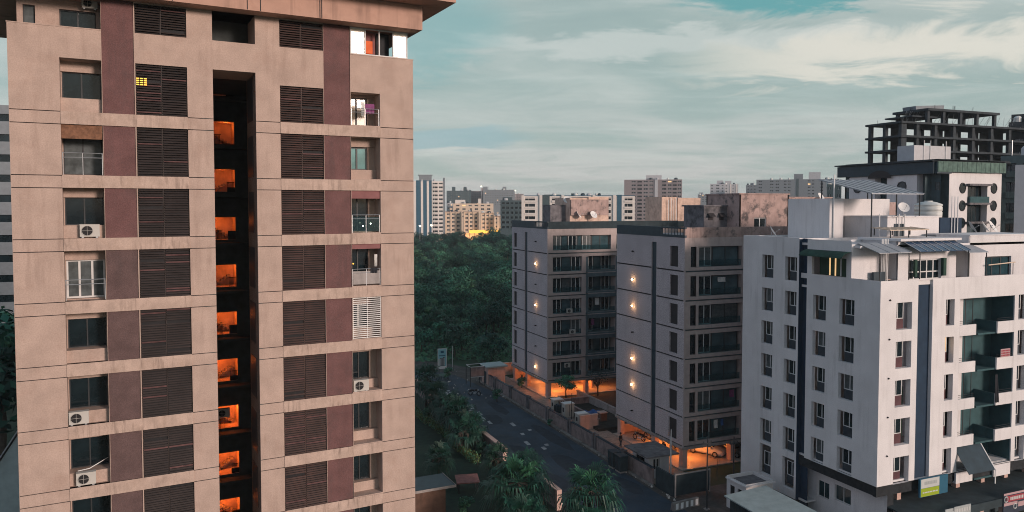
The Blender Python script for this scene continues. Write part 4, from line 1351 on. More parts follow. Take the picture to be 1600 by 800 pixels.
# ---- more blocks to the right, beyond the white building
def far_block(name, label, cat, px0, px1, ytop, d, rows, fh, cols, wall, depth=14, twist=0, first=.9, win_h=1.35, glass='glass', extras=None, group=None, cap=100, base=0.0, zroof=None):
    """a block seen across its full front; cols: (u0, u1, kind) in fractions of the width, kind w window / b balcony / s:<mat> strip"""
    pm = (px0 + px1) / 2
    phi = YAW + math.atan((pm - 800) / FPX)
    width = (px1 - px0) / FPX * d * math.sqrt(1 + ((pm - 800) / FPX) ** 2) / 1.0
    width = width / (1 + ((pm - 800) / FPX) ** 2)
    x, y = at(px0, d)
    U = Vector((math.cos(-phi), math.sin(-phi)))
    # keep the left edge, run along the facing direction
    rx = math.cos(phi) * 1.0
    rt = empty(name, (x, y, base), -phi + R(twist), label=label, cat=cat, group=group)
    W_ = Wall(0, 0, 0)
    zt = zroof if zroof is not None else zof(ytop, d)
    zt -= base
    width = (px1 - px0) / FPX * d
    holes, wins, balcs, strips = [], [], [], []
    for r in range(rows):
        zh = zt - first - r * fh
        for (a, b, kd) in cols:
            if kd == 'w':
                holes.append((a * width, b * width, zh - win_h, zh, .3)); wins.append((a * width, zh - win_h, (b - a) * width, win_h, -.26))
            elif kd == 'b':
                holes.append((a * width, b * width, zh - fh * .72, zh, 1.2)); balcs.append((a * width, b * width, zh - fh * .72, zh))
    zl = max(0, zt - first - rows * fh - 6)
    m_ = MB()
    W_.sheet(m_, 0, width, 0, zt, holes)
    m_.box(0, .3, 0.002, depth, 0, zt)
    m_.box(width - .3, width, 0.002, depth, 0, zt)
    m_.box(.3, width - .3, depth - .3, depth, 0, zt)
    m_.box(.3, width - .3, .01, depth - .3, zt - 1.2, zt - .8)
    part('wall', m_, M[wall], rt)
    for kd in cols:
        if kd[2].startswith('s:'):
            q = MB(); W_.box(q, kd[0] * width, kd[1] * width, 0, zt + .6, .004, .25)
            part('facade_strip', q, M[kd[2][2:]], rt)
    cache = {}
    for i, (u, z, ww, hh, n) in enumerate(wins[:cap]):
        key = (round(ww, 2), round(hh, 2))
        if key not in cache:
            q = MB(); q.face([(0, 0, 0), (ww, 0, 0), (ww, 0, hh), (0, 0, hh)])
            q.box(ww / 2 - .05, ww / 2 + .05, -.05, -.01, 0, hh, 1); q.box(0, ww, -.05, -.01, -.0, .08, 1)
            cache[key] = [q.data('window', [M[g], M['paleframe']]) for g in (glass, glass, 'curtain', glass, 'litroom')]
        j = (i * 7 + i // 5) % 4 if (i * 37 + rows) % 41 else 4
        link('window', cache[key][j], rt, W_.pt(u, z, n))
    if len(wins) > cap:
        q = MB()
        for (u, z, ww, hh, n) in wins[cap:]: W_.back(q, u, u + ww, z, z + hh, n)
        part('remaining_windows', q, M[glass], rt, kind='stuff')
    for (a, b, z0, z1) in balcs[:cap]:
        q = MB()
        W_.back(q, a, b, z0, z1, -1.18, 1)
        W_.box(q, a - .08, b + .08, z0 - .12, z0 + fh * .26, -.05, .35, 0)
        W_.box(q, (a * .65 + b * .35), (a * .65 + b * .35) + .15, z0, z1, -1.17, -1.1, 0)
        part('balcony', q, [M[wall if wall not in ('fargrey', 'farbluegrey') else wall], M['glass']], rt)
    if len(balcs) > cap:
        q = MB()
        for (a, b, z0, z1) in balcs[cap:]:
            W_.back(q, a, b, z0, z1, -1.18)
        part('remaining_balconies', q, M['glass'], rt, kind='stuff')
    if extras: extras(rt, width, zt, W_)
    rx_ = random.Random(int(px0 * 7 + d))
    for i in range(2 + int(px1 - px0) // 30):
        q = MB(); xx, yy, rr_ = rx_.uniform(.06, .92) * width, rx_.uniform(1.2, 2.2), rx_.uniform(.5, .9) * (1 + d / 900)
        q.lathe([(0, zt - .8), (rr_, zt - .8), (rr_, zt + 1.1), (rr_ * .5, zt + 1.5), (0, zt + 1.5)], xx, yy, 10)
        part('roof_tank', q, M[rx_.choice(('strip', 'farpale', 'tank'))], rt)
    q = MB(); xx = rx_.uniform(.1, .9) * width; q.tube([(xx, 3, zt - .8), (xx, 3, zt + rx_.uniform(2, 5))], .05 + d / 9000, 4)
    part('roof_mast', q, M['steel'], rt)
    return rt
def grid(n, a=.04, b=.96, fill=.55, kd='w'):
    s = (b - a) / n
    return [(a + s * (i + .5 - fill / 2), a + s * (i + .5 + fill / 2), kd) for i in range(n)]
def roofbits(*boxes):
    def f(rt, wd, zt, W_):
        for (a, b, h, mm) in boxes:
            q = MB(); q.box(a * wd, b * wd, 2.5, 8, zt - .9, zt + h); part('roof_room', q, M[mm], rt)
    return f

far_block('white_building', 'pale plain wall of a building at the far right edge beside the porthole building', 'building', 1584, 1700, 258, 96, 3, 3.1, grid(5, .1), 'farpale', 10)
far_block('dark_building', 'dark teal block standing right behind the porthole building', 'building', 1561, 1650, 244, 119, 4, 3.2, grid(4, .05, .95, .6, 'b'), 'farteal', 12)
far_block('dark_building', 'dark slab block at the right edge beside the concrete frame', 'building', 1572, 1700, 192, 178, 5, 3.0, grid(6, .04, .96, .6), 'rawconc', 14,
          extras=roofbits((.02, .15, 2.0, 'rawconc')))
# ---- skyline, left to right
def tower_bits(rt, wd, zt, W_):
    q = MB(); q.box(.46 * wd, .74 * wd, 1, 9, zt - 1, zt + 4.4); q.box(.44 * wd, .76 * wd, .8, 9.2, zt + 4.4, zt + 4.8); part('roof_room', q, M['farbluegrey'], rt)
    q = MB(); q.box(wd, wd + 1.0, -.4, 12, 0, zt + 2.5); part('end_fin', q, M['farbluegrey'], rt)
    for (a, b) in ((.50, .55), (.63, .68)):
        q = MB(); W_.box(q, a * wd, b * wd, 0, zt - .8, .26, .42)
        part('white_rib', q, M['farwhite'], rt)
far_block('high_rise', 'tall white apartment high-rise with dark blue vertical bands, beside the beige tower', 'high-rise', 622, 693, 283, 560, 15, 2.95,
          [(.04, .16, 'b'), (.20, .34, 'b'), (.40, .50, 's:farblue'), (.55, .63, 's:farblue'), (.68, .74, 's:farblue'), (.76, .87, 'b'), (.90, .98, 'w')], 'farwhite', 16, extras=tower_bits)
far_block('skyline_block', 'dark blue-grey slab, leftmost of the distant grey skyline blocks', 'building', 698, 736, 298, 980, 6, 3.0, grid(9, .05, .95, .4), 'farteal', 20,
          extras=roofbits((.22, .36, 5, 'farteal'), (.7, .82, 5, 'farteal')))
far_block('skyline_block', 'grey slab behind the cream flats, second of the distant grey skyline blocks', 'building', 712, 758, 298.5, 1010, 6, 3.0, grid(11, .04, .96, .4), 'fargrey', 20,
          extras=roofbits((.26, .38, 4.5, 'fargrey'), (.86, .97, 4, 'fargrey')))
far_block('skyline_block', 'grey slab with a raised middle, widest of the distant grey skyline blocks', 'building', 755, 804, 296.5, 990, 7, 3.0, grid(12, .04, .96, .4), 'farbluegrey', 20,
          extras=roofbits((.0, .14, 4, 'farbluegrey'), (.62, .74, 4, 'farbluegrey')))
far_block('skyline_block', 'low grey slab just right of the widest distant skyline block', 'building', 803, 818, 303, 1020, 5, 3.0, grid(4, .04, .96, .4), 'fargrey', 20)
# cream flats
def creambits(rt, wd, zt, W_):
    q = MB(); q.box(.3 * wd, .45 * wd, 2, 6, zt - .9, zt + 2.6); q.box(.27 * wd, .48 * wd, 1.7, 6.3, zt + 2.6, zt + 2.9); part('stair_head', q, M['cream'], rt)
    for u in (.02, .33, .64, .95):
        q = MB(); W_.box(q, u * wd, u * wd + .5, 0, zt + .8, .002, .5); part('pilaster', q, M['cream'], rt)
    q = MB(); W_.box(q, -.3, wd + .3, zt - .05, zt + .25, -.4, .7); part('roof_cornice', q, M['mildew'], rt)
flats = ((695, 721, 331, 565, 'leftmost of the four front cream flats, next to the blue banded high-rise'), (724, 748, 331, 560, 'second of the four front cream flats'),
         (751, 772, 333, 556, 'third of the four front cream flats, above the lit awning'), (772, 787, 338, 552, 'narrow low cream flat at the right end of the front row'))
for i, (a, b, yt, d, lab) in enumerate(flats):
    far_block('cream_apartment_block', lab, 'apartment block', a, b, yt, d, 6, 2.95, grid(3 if b - a > 18 else 2, .06, .96, .5, 'w') + ([(.44, .56, 'b')] if False else []), 'cream', 13, extras=creambits, group='cream apartment blocks')
far_block('cream_apartment_block', 'long cream flat with a white roof edge, behind the front row of cream flats', 'apartment block', 708, 771, 318, 620, 4, 3.0, grid(6, .04, .96, .5), 'cream', 14,
          extras=roofbits((.05, .3, 3, 'farwhite'), (.62, .69, 4, 'farwhite')), group='cream apartment blocks')
far_block('cream_apartment_block', 'small cream flat set back at the left between high-rise and skyline slab', 'apartment block', 699, 708, 317, 640, 4, 3.0, grid(2, .04, .96, .5), 'farpale', 14, group='cream apartment blocks')
def darkbits(rt, wd, zt, W_):
    q = MB(); q.box(.1 * wd, .5 * wd, 1, 5, zt - .9, zt + 2); part('roof_room', q, M['farteal'], rt)
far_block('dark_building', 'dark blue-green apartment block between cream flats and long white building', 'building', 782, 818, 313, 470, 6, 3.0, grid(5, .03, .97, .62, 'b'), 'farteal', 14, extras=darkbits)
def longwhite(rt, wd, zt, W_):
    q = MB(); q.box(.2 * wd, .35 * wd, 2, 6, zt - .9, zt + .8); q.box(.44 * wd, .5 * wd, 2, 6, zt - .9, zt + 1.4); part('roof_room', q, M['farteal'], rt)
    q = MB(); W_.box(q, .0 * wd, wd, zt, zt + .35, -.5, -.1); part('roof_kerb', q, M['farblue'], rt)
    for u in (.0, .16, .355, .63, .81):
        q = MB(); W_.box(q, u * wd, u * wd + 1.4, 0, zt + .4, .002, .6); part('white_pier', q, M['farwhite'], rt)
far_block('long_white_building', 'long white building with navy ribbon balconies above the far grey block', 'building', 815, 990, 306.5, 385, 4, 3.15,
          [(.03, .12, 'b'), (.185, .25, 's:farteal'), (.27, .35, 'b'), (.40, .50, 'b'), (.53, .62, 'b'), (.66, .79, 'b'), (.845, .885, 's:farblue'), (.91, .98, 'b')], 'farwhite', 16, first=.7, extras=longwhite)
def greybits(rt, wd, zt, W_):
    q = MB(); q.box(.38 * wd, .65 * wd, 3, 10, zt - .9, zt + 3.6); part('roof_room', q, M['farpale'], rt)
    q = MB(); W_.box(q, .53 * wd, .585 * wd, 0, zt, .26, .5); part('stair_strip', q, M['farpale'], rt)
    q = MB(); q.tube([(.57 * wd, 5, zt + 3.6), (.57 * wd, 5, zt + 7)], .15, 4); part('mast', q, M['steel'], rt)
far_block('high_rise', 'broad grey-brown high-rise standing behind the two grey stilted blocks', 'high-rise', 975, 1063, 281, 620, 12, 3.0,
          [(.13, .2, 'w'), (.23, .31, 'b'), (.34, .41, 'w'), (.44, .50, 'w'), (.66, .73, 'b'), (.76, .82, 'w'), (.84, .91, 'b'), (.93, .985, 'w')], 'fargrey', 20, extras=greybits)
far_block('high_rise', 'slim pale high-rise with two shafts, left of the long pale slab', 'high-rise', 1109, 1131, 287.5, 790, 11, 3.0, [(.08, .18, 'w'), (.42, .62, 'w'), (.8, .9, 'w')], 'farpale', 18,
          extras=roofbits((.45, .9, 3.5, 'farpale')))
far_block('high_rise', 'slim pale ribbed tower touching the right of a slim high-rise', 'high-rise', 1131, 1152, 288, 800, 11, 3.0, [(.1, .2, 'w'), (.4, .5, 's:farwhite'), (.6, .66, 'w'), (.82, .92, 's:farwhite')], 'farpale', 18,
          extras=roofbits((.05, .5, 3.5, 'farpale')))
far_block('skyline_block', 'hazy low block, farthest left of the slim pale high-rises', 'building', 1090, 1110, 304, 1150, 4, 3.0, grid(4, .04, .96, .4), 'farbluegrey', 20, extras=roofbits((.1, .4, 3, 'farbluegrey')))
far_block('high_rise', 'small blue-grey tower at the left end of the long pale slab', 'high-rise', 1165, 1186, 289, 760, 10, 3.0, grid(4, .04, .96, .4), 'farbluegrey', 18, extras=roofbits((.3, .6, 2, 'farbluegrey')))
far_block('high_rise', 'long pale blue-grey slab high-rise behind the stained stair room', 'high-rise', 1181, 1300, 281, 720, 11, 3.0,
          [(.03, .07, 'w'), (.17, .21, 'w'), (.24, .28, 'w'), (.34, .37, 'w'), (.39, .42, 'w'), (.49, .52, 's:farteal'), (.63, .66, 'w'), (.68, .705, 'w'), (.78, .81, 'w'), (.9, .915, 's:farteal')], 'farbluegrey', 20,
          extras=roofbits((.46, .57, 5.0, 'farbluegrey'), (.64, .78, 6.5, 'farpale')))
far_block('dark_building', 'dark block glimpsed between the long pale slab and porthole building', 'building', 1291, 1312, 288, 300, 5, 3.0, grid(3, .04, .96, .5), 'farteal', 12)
# lit awning of the far market
x, y = at(733, 548)
ph = YAW + math.atan((757 - 800) / FPX)
mk = empty('market_stall', (x, y, 0), -ph, label='long yellow lit market awning at the foot of the cream flats', cat='market stall')
q = MB(); q.hexa([(0, -3, 8.0), (24, -3, 8.0), (24, 3, 9.4), (0, 3, 9.4), (0, -3, 8.6), (24, -3, 8.6), (24, 3, 10.0), (0, 3, 10.0)]); part('awning', q, M['farlit'], mk)
q = MB(); q.box(-3, 24, 2.5, 2.8, 0, 7.9); part('lit_shopfront', q, M['farlit2'], mk)
q = MB()
for i in range(7): q.box(i * 3.9, i * 3.9 + .3, -2.6, -2.3, 0, 8)
part('post', q, M['darkframe'], mk)
for i, (px_, py_, d_) in enumerate(((656, 353, 500), (674, 352, 505), (784, 356, 530), (752, 291, 975), (805, 298, 975))):
    x, y = at(px_, d_)
    z = zof(py_, d_)
    rt = empty('street_lamp', (x, y, 0), 0, label=('lit lamp among the trees left of the blue banded high-rise foot', 'lit lamp at the right foot of the blue banded high-rise', 'lit lamp at the right end of the cream flats',
               'high mast light above the distant grey skyline', 'high mast light at the right end of the distant grey skyline')[i], cat='lamp')
    q = MB(); q.tube([(0, 0, 0), (0, 0, z - .1)], .12, 5); part('pole', q, M['steel'], rt)
    q = MB(); q.lathe([(0, -.5), (.5, -.25), (.55, 0), (.4, .3), (0, .4)], n=8); part('lamp_head', q, M['bulbwhite'], rt, True, (0, 0, z))
# ---- behind the tower at the left edge
x, y = at(-60, 112)
lb = empty('striped_building', (x, y, 0), R(-4), label='blue-grey building with dark horizontal stripes behind the beige tower, left edge', cat='building')
Wl = Wall(0, 0, 0)
w = MB(); Wl.sheet(w, 0, 16, 0, 42.3, [(0.0, 15.9, 41.0 - 3.0 * k - 1.1, 41.0 - 3.0 * k, .4) for k in range(13)]); w.box(15.8, 16, .01, 14, 0, 42.3); w.box(0, 15.8, .41, 14, 42.0, 42.3)
part('wall', w, M['farbluegrey'], lb)
for k in range(13):
    w = MB(); Wl.back(w, 0, 16, 41.0 - 3.0 * k - 1.1, 41.0 - 3.0 * k, -.38); part('ribbon_window', w, M['glass'], lb)
x, y = at(-14, 52)
gb = empty('pale_shed', (x, y, 0), R(-12), label='pale sloping shed wall low at the left edge beside the tower', cat='shed')
w = MB(); w.hexa([(0, 0, 0), (9, 0, 0), (9, 8, 0), (0, 8, 0), (0, 0, 9.4), (9, 0, 23.5), (9, 8, 23.5), (0, 8, 9.4)]); part('wall', w, M['palesheet'], gb)
w = MB(); w.hexa([(-.3, -.15, 9.1), (9, -.15, 23.7), (9, 8.1, 23.7), (-.3, 8.1, 9.1), (-.3, -.15, 9.25), (9, -.15, 23.85), (9, 8.1, 23.85), (-.3, 8.1, 9.25)]); part('roof_edge', w, M['sheet'], gb)

# ================================================================== GROUND, ROAD, COMPOUND
def sheet(name, pts, z, mm, kind='structure', th=0):
    q = MB()
    q.face([(x, y, z) for x, y in pts])
    return part(name, q, M[mm], kind=kind)
q = MB(); q.face([(-3800, -3800, 0), (3800, -3800, 0), (3800, 3800, 0), (-3800, 3800, 0)])
part('ground', q, M['ground'], kind='structure')
def rect(x0, x1, y0, y1): return [(x0, y0), (x1, y0), (x1, y1), (x0, y1)]
sheet('verge', [(28, -10), (41.3, -10), (41.3, 112), (44, 118), (40, 126), (30, 136), (22, 134), (28, 120)], .004, 'dirt')
sheet('road', [(31.2, -10), (40.4, -10), (40.4, 104), (38.8, 116), (33, 128), (24, 136), (20, 130), (29, 121), (31.4, 112)], .008, 'asphalt')
sheet('lawn', rect(-10, 29.7, 40, 112), .006, 'lawn')
sheet('compound_paving', rect(41.5, 46.2, 60, 113), .012, 'paver')
sheet('garden_soil', rect(46.2, 75, 78.8, 96.7), .010, 'soil')
sheet('yard', rect(40.4, 62, 30, 60), .012, 'dirt')
q = MB(); q.box(45.0, 50, 80.0, 88.5, 0, .35); part('planting_bed', q, M['soil'], label='raised brown planting bed between the two grey blocks', cat='planter')
q = MB()
r3 = random.Random(3)
for i in range(26):
    y = 88 + i * 1.0 + r3.random()
    x = 34.2 + .9 * (r3.random() - .5) + (0 if y < 110 else -(y - 110) * .35)
    w_, l_ = .15 + .3 * r3.random(), .5 + 1.3 * r3.random()
    q.face([(x - w_, y, .013), (x + w_ * .6, y - .2, .013), (x + w_, y + l_, .013), (x - w_ * .4, y + l_ * .8, .013)])
for (x, y, l_) in ((36.6, 86.0, 1.6), (36.1, 82.2, .9), (37.6, 83.5, .7), (35.2, 78.5, 1.5), (37.0, 77.4, .8), (36.2, 76.3, 1.1)):
    q.face([(x - .25, y, .013), (x + .2, y + .1, .013), (x + .3, y + l_, .013), (x - .2, y + l_ * .9, .013)])
part('worn_road_paint', q, M['paintmark'], kind='structure')
q = MB()
for (x, y, a, b) in ((36.5, 70.0, 1.4, 5.0), (33.4, 76.5, 1.0, 3.2), (38.8, 80.5, .9, 6.5), (35.0, 90.0, 1.6, 2.6), (37.8, 95.0, .8, 4.0), (33.2, 66.0, .9, 4.5), (34.2, 104.5, 2.0, 3.0), (38.9, 63.0, 1.0, 3.0)):
    n_ = 9
    q.face([(x + a * math.cos(2 * PI * k / n_) * r3.uniform(.75, 1.15), y + b * math.sin(2 * PI * k / n_) * r3.uniform(.75, 1.15), .0105) for k in range(n_)])
part('road_patch', q, M['patch'], kind='structure')
# scattered rubbish along the road edges
q = MB()
for i in range(240):
    s = r3.random()
    if s < .35: x, y = 40.6 + .5 * r3.random(), 58 + 55 * r3.random()
    elif s < .6: x, y = 33 + 7 * r3.random(), 98 + 26 * r3.random()
    elif s < .8: x, y = 30.4 + 1.2 * r3.random(), 56 + 60 * r3.random()
    else: x, y = 41.8 + 3.5 * r3.random(), 68 + 14 * r3.random()
    a, sz = r3.random() * PI, .04 + .12 * r3.random() ** 2
    c, s_ = math.cos(a) * sz, math.sin(a) * sz
    q.hexa([(x - c, y - s_, .013), (x + s_, y - c, .013), (x + c, y + s_, .013), (x - s_, y + c, .013),
            (x - c * .8, y - s_ * .8, .013 + sz * .8), (x + s_ * .8, y - c * .8, .013 + sz * .6), (x + c * .8, y + s_ * .8, .013 + sz), (x - s_ * .8, y + c * .8, .013 + sz * .5)])
part('scattered_litter', q, M['litter'], kind='stuff')
# boundary wall of the grey blocks
bw = empty('boundary_wall', (41.3, 59.0, 0), 0, label='long stained boundary wall with paired piers along the right of the road', cat='wall')
y = 3.0
gaps = []
for i in range(8):
    L_ = 6.1
    q = MB(); q.box(-.1, .1, y + .5, y + L_ - .5, 0, 1.62); part('wall_panel', q, M['boundary'], bw)
    q = MB(); q.box(-.16, .16, y + .5, y + L_ - .5, 1.622, 1.70); part('coping', q, M['strip'], bw)
    q = MB(); q.box(-.2, .2, y + L_ - .46, y + L_ - .14, 0, 1.85); q.box(-.2, .2, y + L_ + .14, y + L_ + .46, 0, 1.85)
    q.box(-.1, .1, y + L_ - .14, y + L_ + .14, 0, 1.5)
    part('pier', q, M['mildew_dark'], bw)
    y += L_
q = MB(); q.box(-.1, .1, 0, 2.96, 0, 2.0); part('metal_sheet_panel', q, M['teal'], bw)
q = MB(); q.box(-.55, -.2, 3, 52, 0, .14); part('kerb', q, M['kerb'], bw)
gt = empty('metal_gate', (41.3, 58.9, 0), 0, label='dark solid gate panel across the yard entrance by the guard cabin', cat='gate')
q = MB(); q.box(.1, 3.9, -.04, .04, .15, 2.1); part('gate_leaf', q, M['teal'], gt)
q = MB(); q.box(0, .1, -.08, .08, 0, 2.25); q.box(3.9, 4.0, -.08, .08, 0, 2.25); q.box(.1, 3.9, -.06, .06, 2.1, 2.2); part('gate_frame', q, M['conc'], gt)
# guard cabin
gc_ = empty('guard_cabin', (41.7, 63.9, 0), 0, label='small guard cabin with dark overhanging roof inside the boundary wall', cat='cabin')
w = MB()
Wc = Wall(0, 0, 0); Wd = Wall(0, 3.0, -90)
Wc.sheet(w, 0, 2.4, 0, 2.35, [(.5, 1.3, .8, 2.0)], t=.12)
Wd.sheet(w, 0, 3.0, 0, 2.35, [(.6, 2.2, 1.0, 1.9)], t=.12)
w.box(2.25, 2.4, .01, 3, 0, 2.35); w.box(0.02, 2.25, 2.9, 3, 0, 2.35)
part('wall', w, M['farpale'], gc_)
w = MB(); w.box(-.7, 3.1, -.7, 3.6, 2.352, 2.5); part('roof', w, M['mildew_dark'], gc_)
add_window(gc_, Wc, .5, .8, .8, 1.2, -.1, mull=1, frame='paleframe', fw=.09)
add_window(gc_, Wd, .6, 1.0, 1.6, .9, -.1, mull=1)
# low walls and yard pieces
def block(name, x0, x1, y0, y1, z1, mm, label, cat, cap=None, z0=0):
    rt = empty(name, (x0, y0, 0), 0, label=label, cat=cat)
    q = MB(); q.box(0, x1 - x0, 0, y1 - y0, z0, z1); part('wall_body', q, M[mm], rt)
    q = MB(); q.box(-.06, x1 - x0 + .06, -.06, y1 - y0 + .06, z1 + .002, z1 + .1); part('coping', q, M[cap or mm], rt)
    return rt
block('low_wall', 43.2, 45.6, 81.3, 81.55, 1.7, 'pinkwall', 'short pinkish wall closing the transformer yard', 'wall')
block('low_wall', 45.6, 45.8, 81.3, 92.5, 1.1, 'boundary', 'low grey wall behind the white electrical cabinets', 'wall')
block('low_wall', 50.4, 50.65, 80.0, 96.0, .9, 'conc', 'low garden wall running between the two grey blocks', 'wall')
block('low_wall', 46.2, 50.4, 92.4, 92.65, .8, 'boundary', 'low wall crossing the garden in front of the farther grey block', 'wall')
block('rear_compound_wall', 43.5, 62, 113.0, 113.25, 1.9, 'peach', 'peach compound wall behind the farther grey block', 'wall')
for i, (x, y, h_, lab) in enumerate(((44.6, 90.6, 1.5, 'leftmost white electrical cabinet behind the boundary wall'), (44.3, 86.8, 1.9, 'tallest white electrical cabinet, between the other two'),
                                     (44.2, 82.9, 1.6, 'white electrical cabinet with overhanging lid beside the pinkish wall'))):
    rt = empty('electrical_cabinet', (x, y, 0), 0, label=lab, cat='cabinet', group='white electrical cabinets')
    q = MB(); q.box(-.65, .65, -.5, .5, .25, h_); part('cabinet_body', q, M['acwhite'], rt)
    q = MB(); q.box(-.72, .72, -.57, .57, h_ + .002, h_ + .1); part('lid', q, M['whitepaint'], rt)
    q = MB(); q.box(-.03, .03, -.52, -.502, .35, h_ - .1); q.box(.2, .26, -.53, -.502, h_ * .5, h_ * .6); q.box(-.67, -.652, -.2, .2, h_ * .45, h_ * .75); part('door_seam', q, M['groove'], rt)
    q = MB(); q.box(-.7, .7, -.55, .55, 0, .248); part('plinth', q, M['conc'], rt)
tf = empty('transformer', (44.4, 88.8, 0), 0, label='dark finned transformer between the white electrical cabinets', cat='transformer')
q = MB(); q.box(-.6, .6, -.5, .5, .3, 1.3); part('tank_body', q, M['strip'], tf)
q = MB()
for i in range(7): q.box(-.9, -.61, -.45 + i * .14, -.40 + i * .14, .4, 1.2)
part('cooling_fins', q, M['strip'], tf)
q = MB()
for x in (-.3, 0, .3): q.lathe([(.08, 1.3), (.1, 1.4), (.06, 1.45), (.1, 1.55), (.05, 1.7), (0, 1.7)], x, 0, 8)
part('bushing', q, M['rust'], tf)
q = MB(); q.box(-.65, .65, -.55, .55, 0, .298); part('plinth', q, M['conc'], tf)
for i, (y0, lab) in enumerate(((66.9, 'dark metal feeder cabinet on the roadside'), (68.3, 'second dark metal feeder cabinet set close behind the first'))):
    rt = empty('feeder_cabinet', (40.3, y0, 0), 0, label=lab, cat='cabinet', group='dark feeder cabinets')
    q = MB(); q.box(-.45, .45, -.55, .55, .2, 1.7); part('cabinet_body', q, M['teal'], rt)
    q = MB(); q.box(-.5, .5, -.6, .6, 1.702, 1.78); part('lid', q, M['strip'], rt)
    q = MB(); q.box(-.47, -.452, -.02, .02, .3, 1.6); q.box(-.48, -.452, .15, .2, .9, 1.1); part('door_seam', q, M['groove'], rt)
    q = MB(); q.box(-.4, .4, -.5, .5, 0, .198); part('plinth', q, M['conc'], rt)
q = MB()
for i in range(8):
    for j in range(6):
        f = lambda a, b: (46.8 + a * .24, 85.4 + b * .34, .42 + .16 * math.sin(a * 1.3 + b) + .1 * math.cos(b * 1.9))
        q.face([f(i, j), f(i + 1, j), f(i + 1, j + 1), f(i, j + 1)])
part('tarpaulin', q, M['bluetarp'], None, True, label='crumpled blue tarpaulin on the planting bed', cat='tarpaulin')
rt = empty('gate_pillar', (47.2, 83.0, .35), 0, label='short brown pillar with an orange top on the planting bed', cat='pillar')
q = MB(); q.box(-.45, .45, -.4, .4, 0, 1.0); part('pillar_body', q, M['rust'], rt)
q = MB(); q.box(-.52, .52, -.47, .47, 1.002, 1.12); part('cap', q, M['pinkwall'], rt)
for i, (x, y, h_, lab, cat) in enumerate(((42.3, 55.4, 6.7, 'tallest dark steel pole, in front of the parking under the nearer grey block', 'pole'), (47.6, 58.3, 5.2, 'dark steel pole beside the corner of the white building', 'pole'),
                                       (43.6, 62.9, 5.1, 'thin pale pole in front of the nearer grey block corner', 'pole'), (43.3, 83.8, 4.0, 'thin dark lamp pole behind the boundary wall', 'pole'), (39.2, 118.6, 4.3, 'thin pale pole beside the roadside hoarding', 'pole'))):
    rt = empty('steel_pole', (x, y, 0), 0, label=lab, cat=cat)
    mm = 'paleframe' if 'pale' in lab else 'darkframe'
    q = MB(); q.tube([(0, 0, 0), (0, 0, h_ * .5), (.02, 0, h_)], [.09, .07, .05] if h_ > 5 else [.06, .05, .04], 8); part('shaft', q, M[mm], rt)
    q = MB(); q.box(-.2, .2, -.2, .2, 0, .12); part('base_plate', q, M['conc'], rt)
    if h_ > 5.15:
        q = MB(); q.box(-.5, .5, -.04, .04, h_ - .7, h_ - .62); q.cyl(-.4, 0, h_ - .62, h_ - .45, .04, 6); q.cyl(.4, 0, h_ - .62, h_ - .45, .04, 6); part('cross_arm', q, M[mm], rt)
pf = empty('pipe_frame', (46.5, 60.9, 0), 0, label='thin dark pipe frame standing at the edge of the lit parking', cat='frame')
q = MB(); q.tube([(0, 0, 0), (0, 0, 2.6), (1.2, 0, 2.2), (1.2, 0, 0)], .035, 5); q.tube([(0, 0, 1.4), (1.2, 0, 1.4)], .025, 5); part('pipe_run', q, M['darkframe'], pf)
ba = empty('road_barrier', (39.3, 56.4, 0), R(6), label='low striped concrete barrier at the road edge before the gate', cat='barrier')
q = MB(); q.hexa([(0, -.25, 0), (3.0, -.25, 0), (3.0, .25, 0), (0, .25, 0), (0, -.12, .7), (3.0, -.12, .7), (3.0, .12, .7), (0, .12, .7)]); part('barrier_body', q, M['kerb'], ba)
q = MB()
for i in range(5): q.hexa([(.2 + i * .58, -.252, .12), (.5 + i * .58, -.252, .12), (.5 + i * .58, -.24, .12), (.2 + i * .58, -.24, .12), (.3 + i * .58, -.158, .6), (.6 + i * .58, -.158, .6), (.6 + i * .58, -.14, .6), (.3 + i * .58, -.14, .6)])
part('painted_stripes', q, M['whitepaint'], ba)
# booth and shed before the white building
bo = empty('flat_roofed_booth', (44.4, 52.7, 0), 0, label='small white booth with a parapet roof beside the white building corner', cat='booth')
w = MB()
W1, W2 = Wall(0, 0, 0), Wall(0, 2.6, -90)
W1.sheet(w, 0, 3.0, 0, 2.9, [(.8, 2.2, 1.3, 2.2)], t=.12); W2.sheet(w, 0, 2.6, 0, 2.9, [(.5, 1.1, 1.2, 2.2), (1.5, 2.1, 1.2, 2.2)], t=.12)
w.box(2.9, 3, .01, 2.6, 0, 2.9); w.box(.01, 2.9, 2.5, 2.6, 0, 2.9); w.box(-.15, 3.15, -.15, 0.02, 2.66, 2.78); w.box(-.15, -.0, 0.03, 2.6, 2.66, 2.78)
part('wall', w, M['white'], bo)
w = MB(); w.box(.02, 2.88, .02, 2.48, 2.5, 2.6); part('roof', w, M['mildew_dark'], bo)
add_window(bo, W1, .8, 1.3, 1.4, .9, -.1, mull=1); add_window(bo, W2, .5, 1.2, .6, 1.0, -.1, mull=0); add_window(bo, W2, 1.5, 1.2, .6, 1.0, -.1, mull=0)
sd = empty('yard_shed', (40.7, 45.0, 0), 0, label='shed with a wide pale grey-green flat roof at the bottom edge', cat='shed')
w = MB(); w.hexa([(0, 0, 2.9), (4.7, 0, 2.95), (4.7, 6.4, 3.05), (0, 6.0, 3.0), (0, 0, 3.0), (4.7, 0, 3.05), (4.7, 6.4, 3.15), (0, 6.0, 3.1)]); part('roof', w, M['palesheet'], sd)
w = MB(); w.box(.3, 4.5, .3, 5.6, 0, 2.85); part('wall', w, M['teal'], sd)
q = MB()
for i in range(10): q.tube([(.15, .4 + i * .55, 0), (.15, .4 + i * .55, 2.88)], .03, 4)
part('front_bars', q, M['darkframe'], sd)
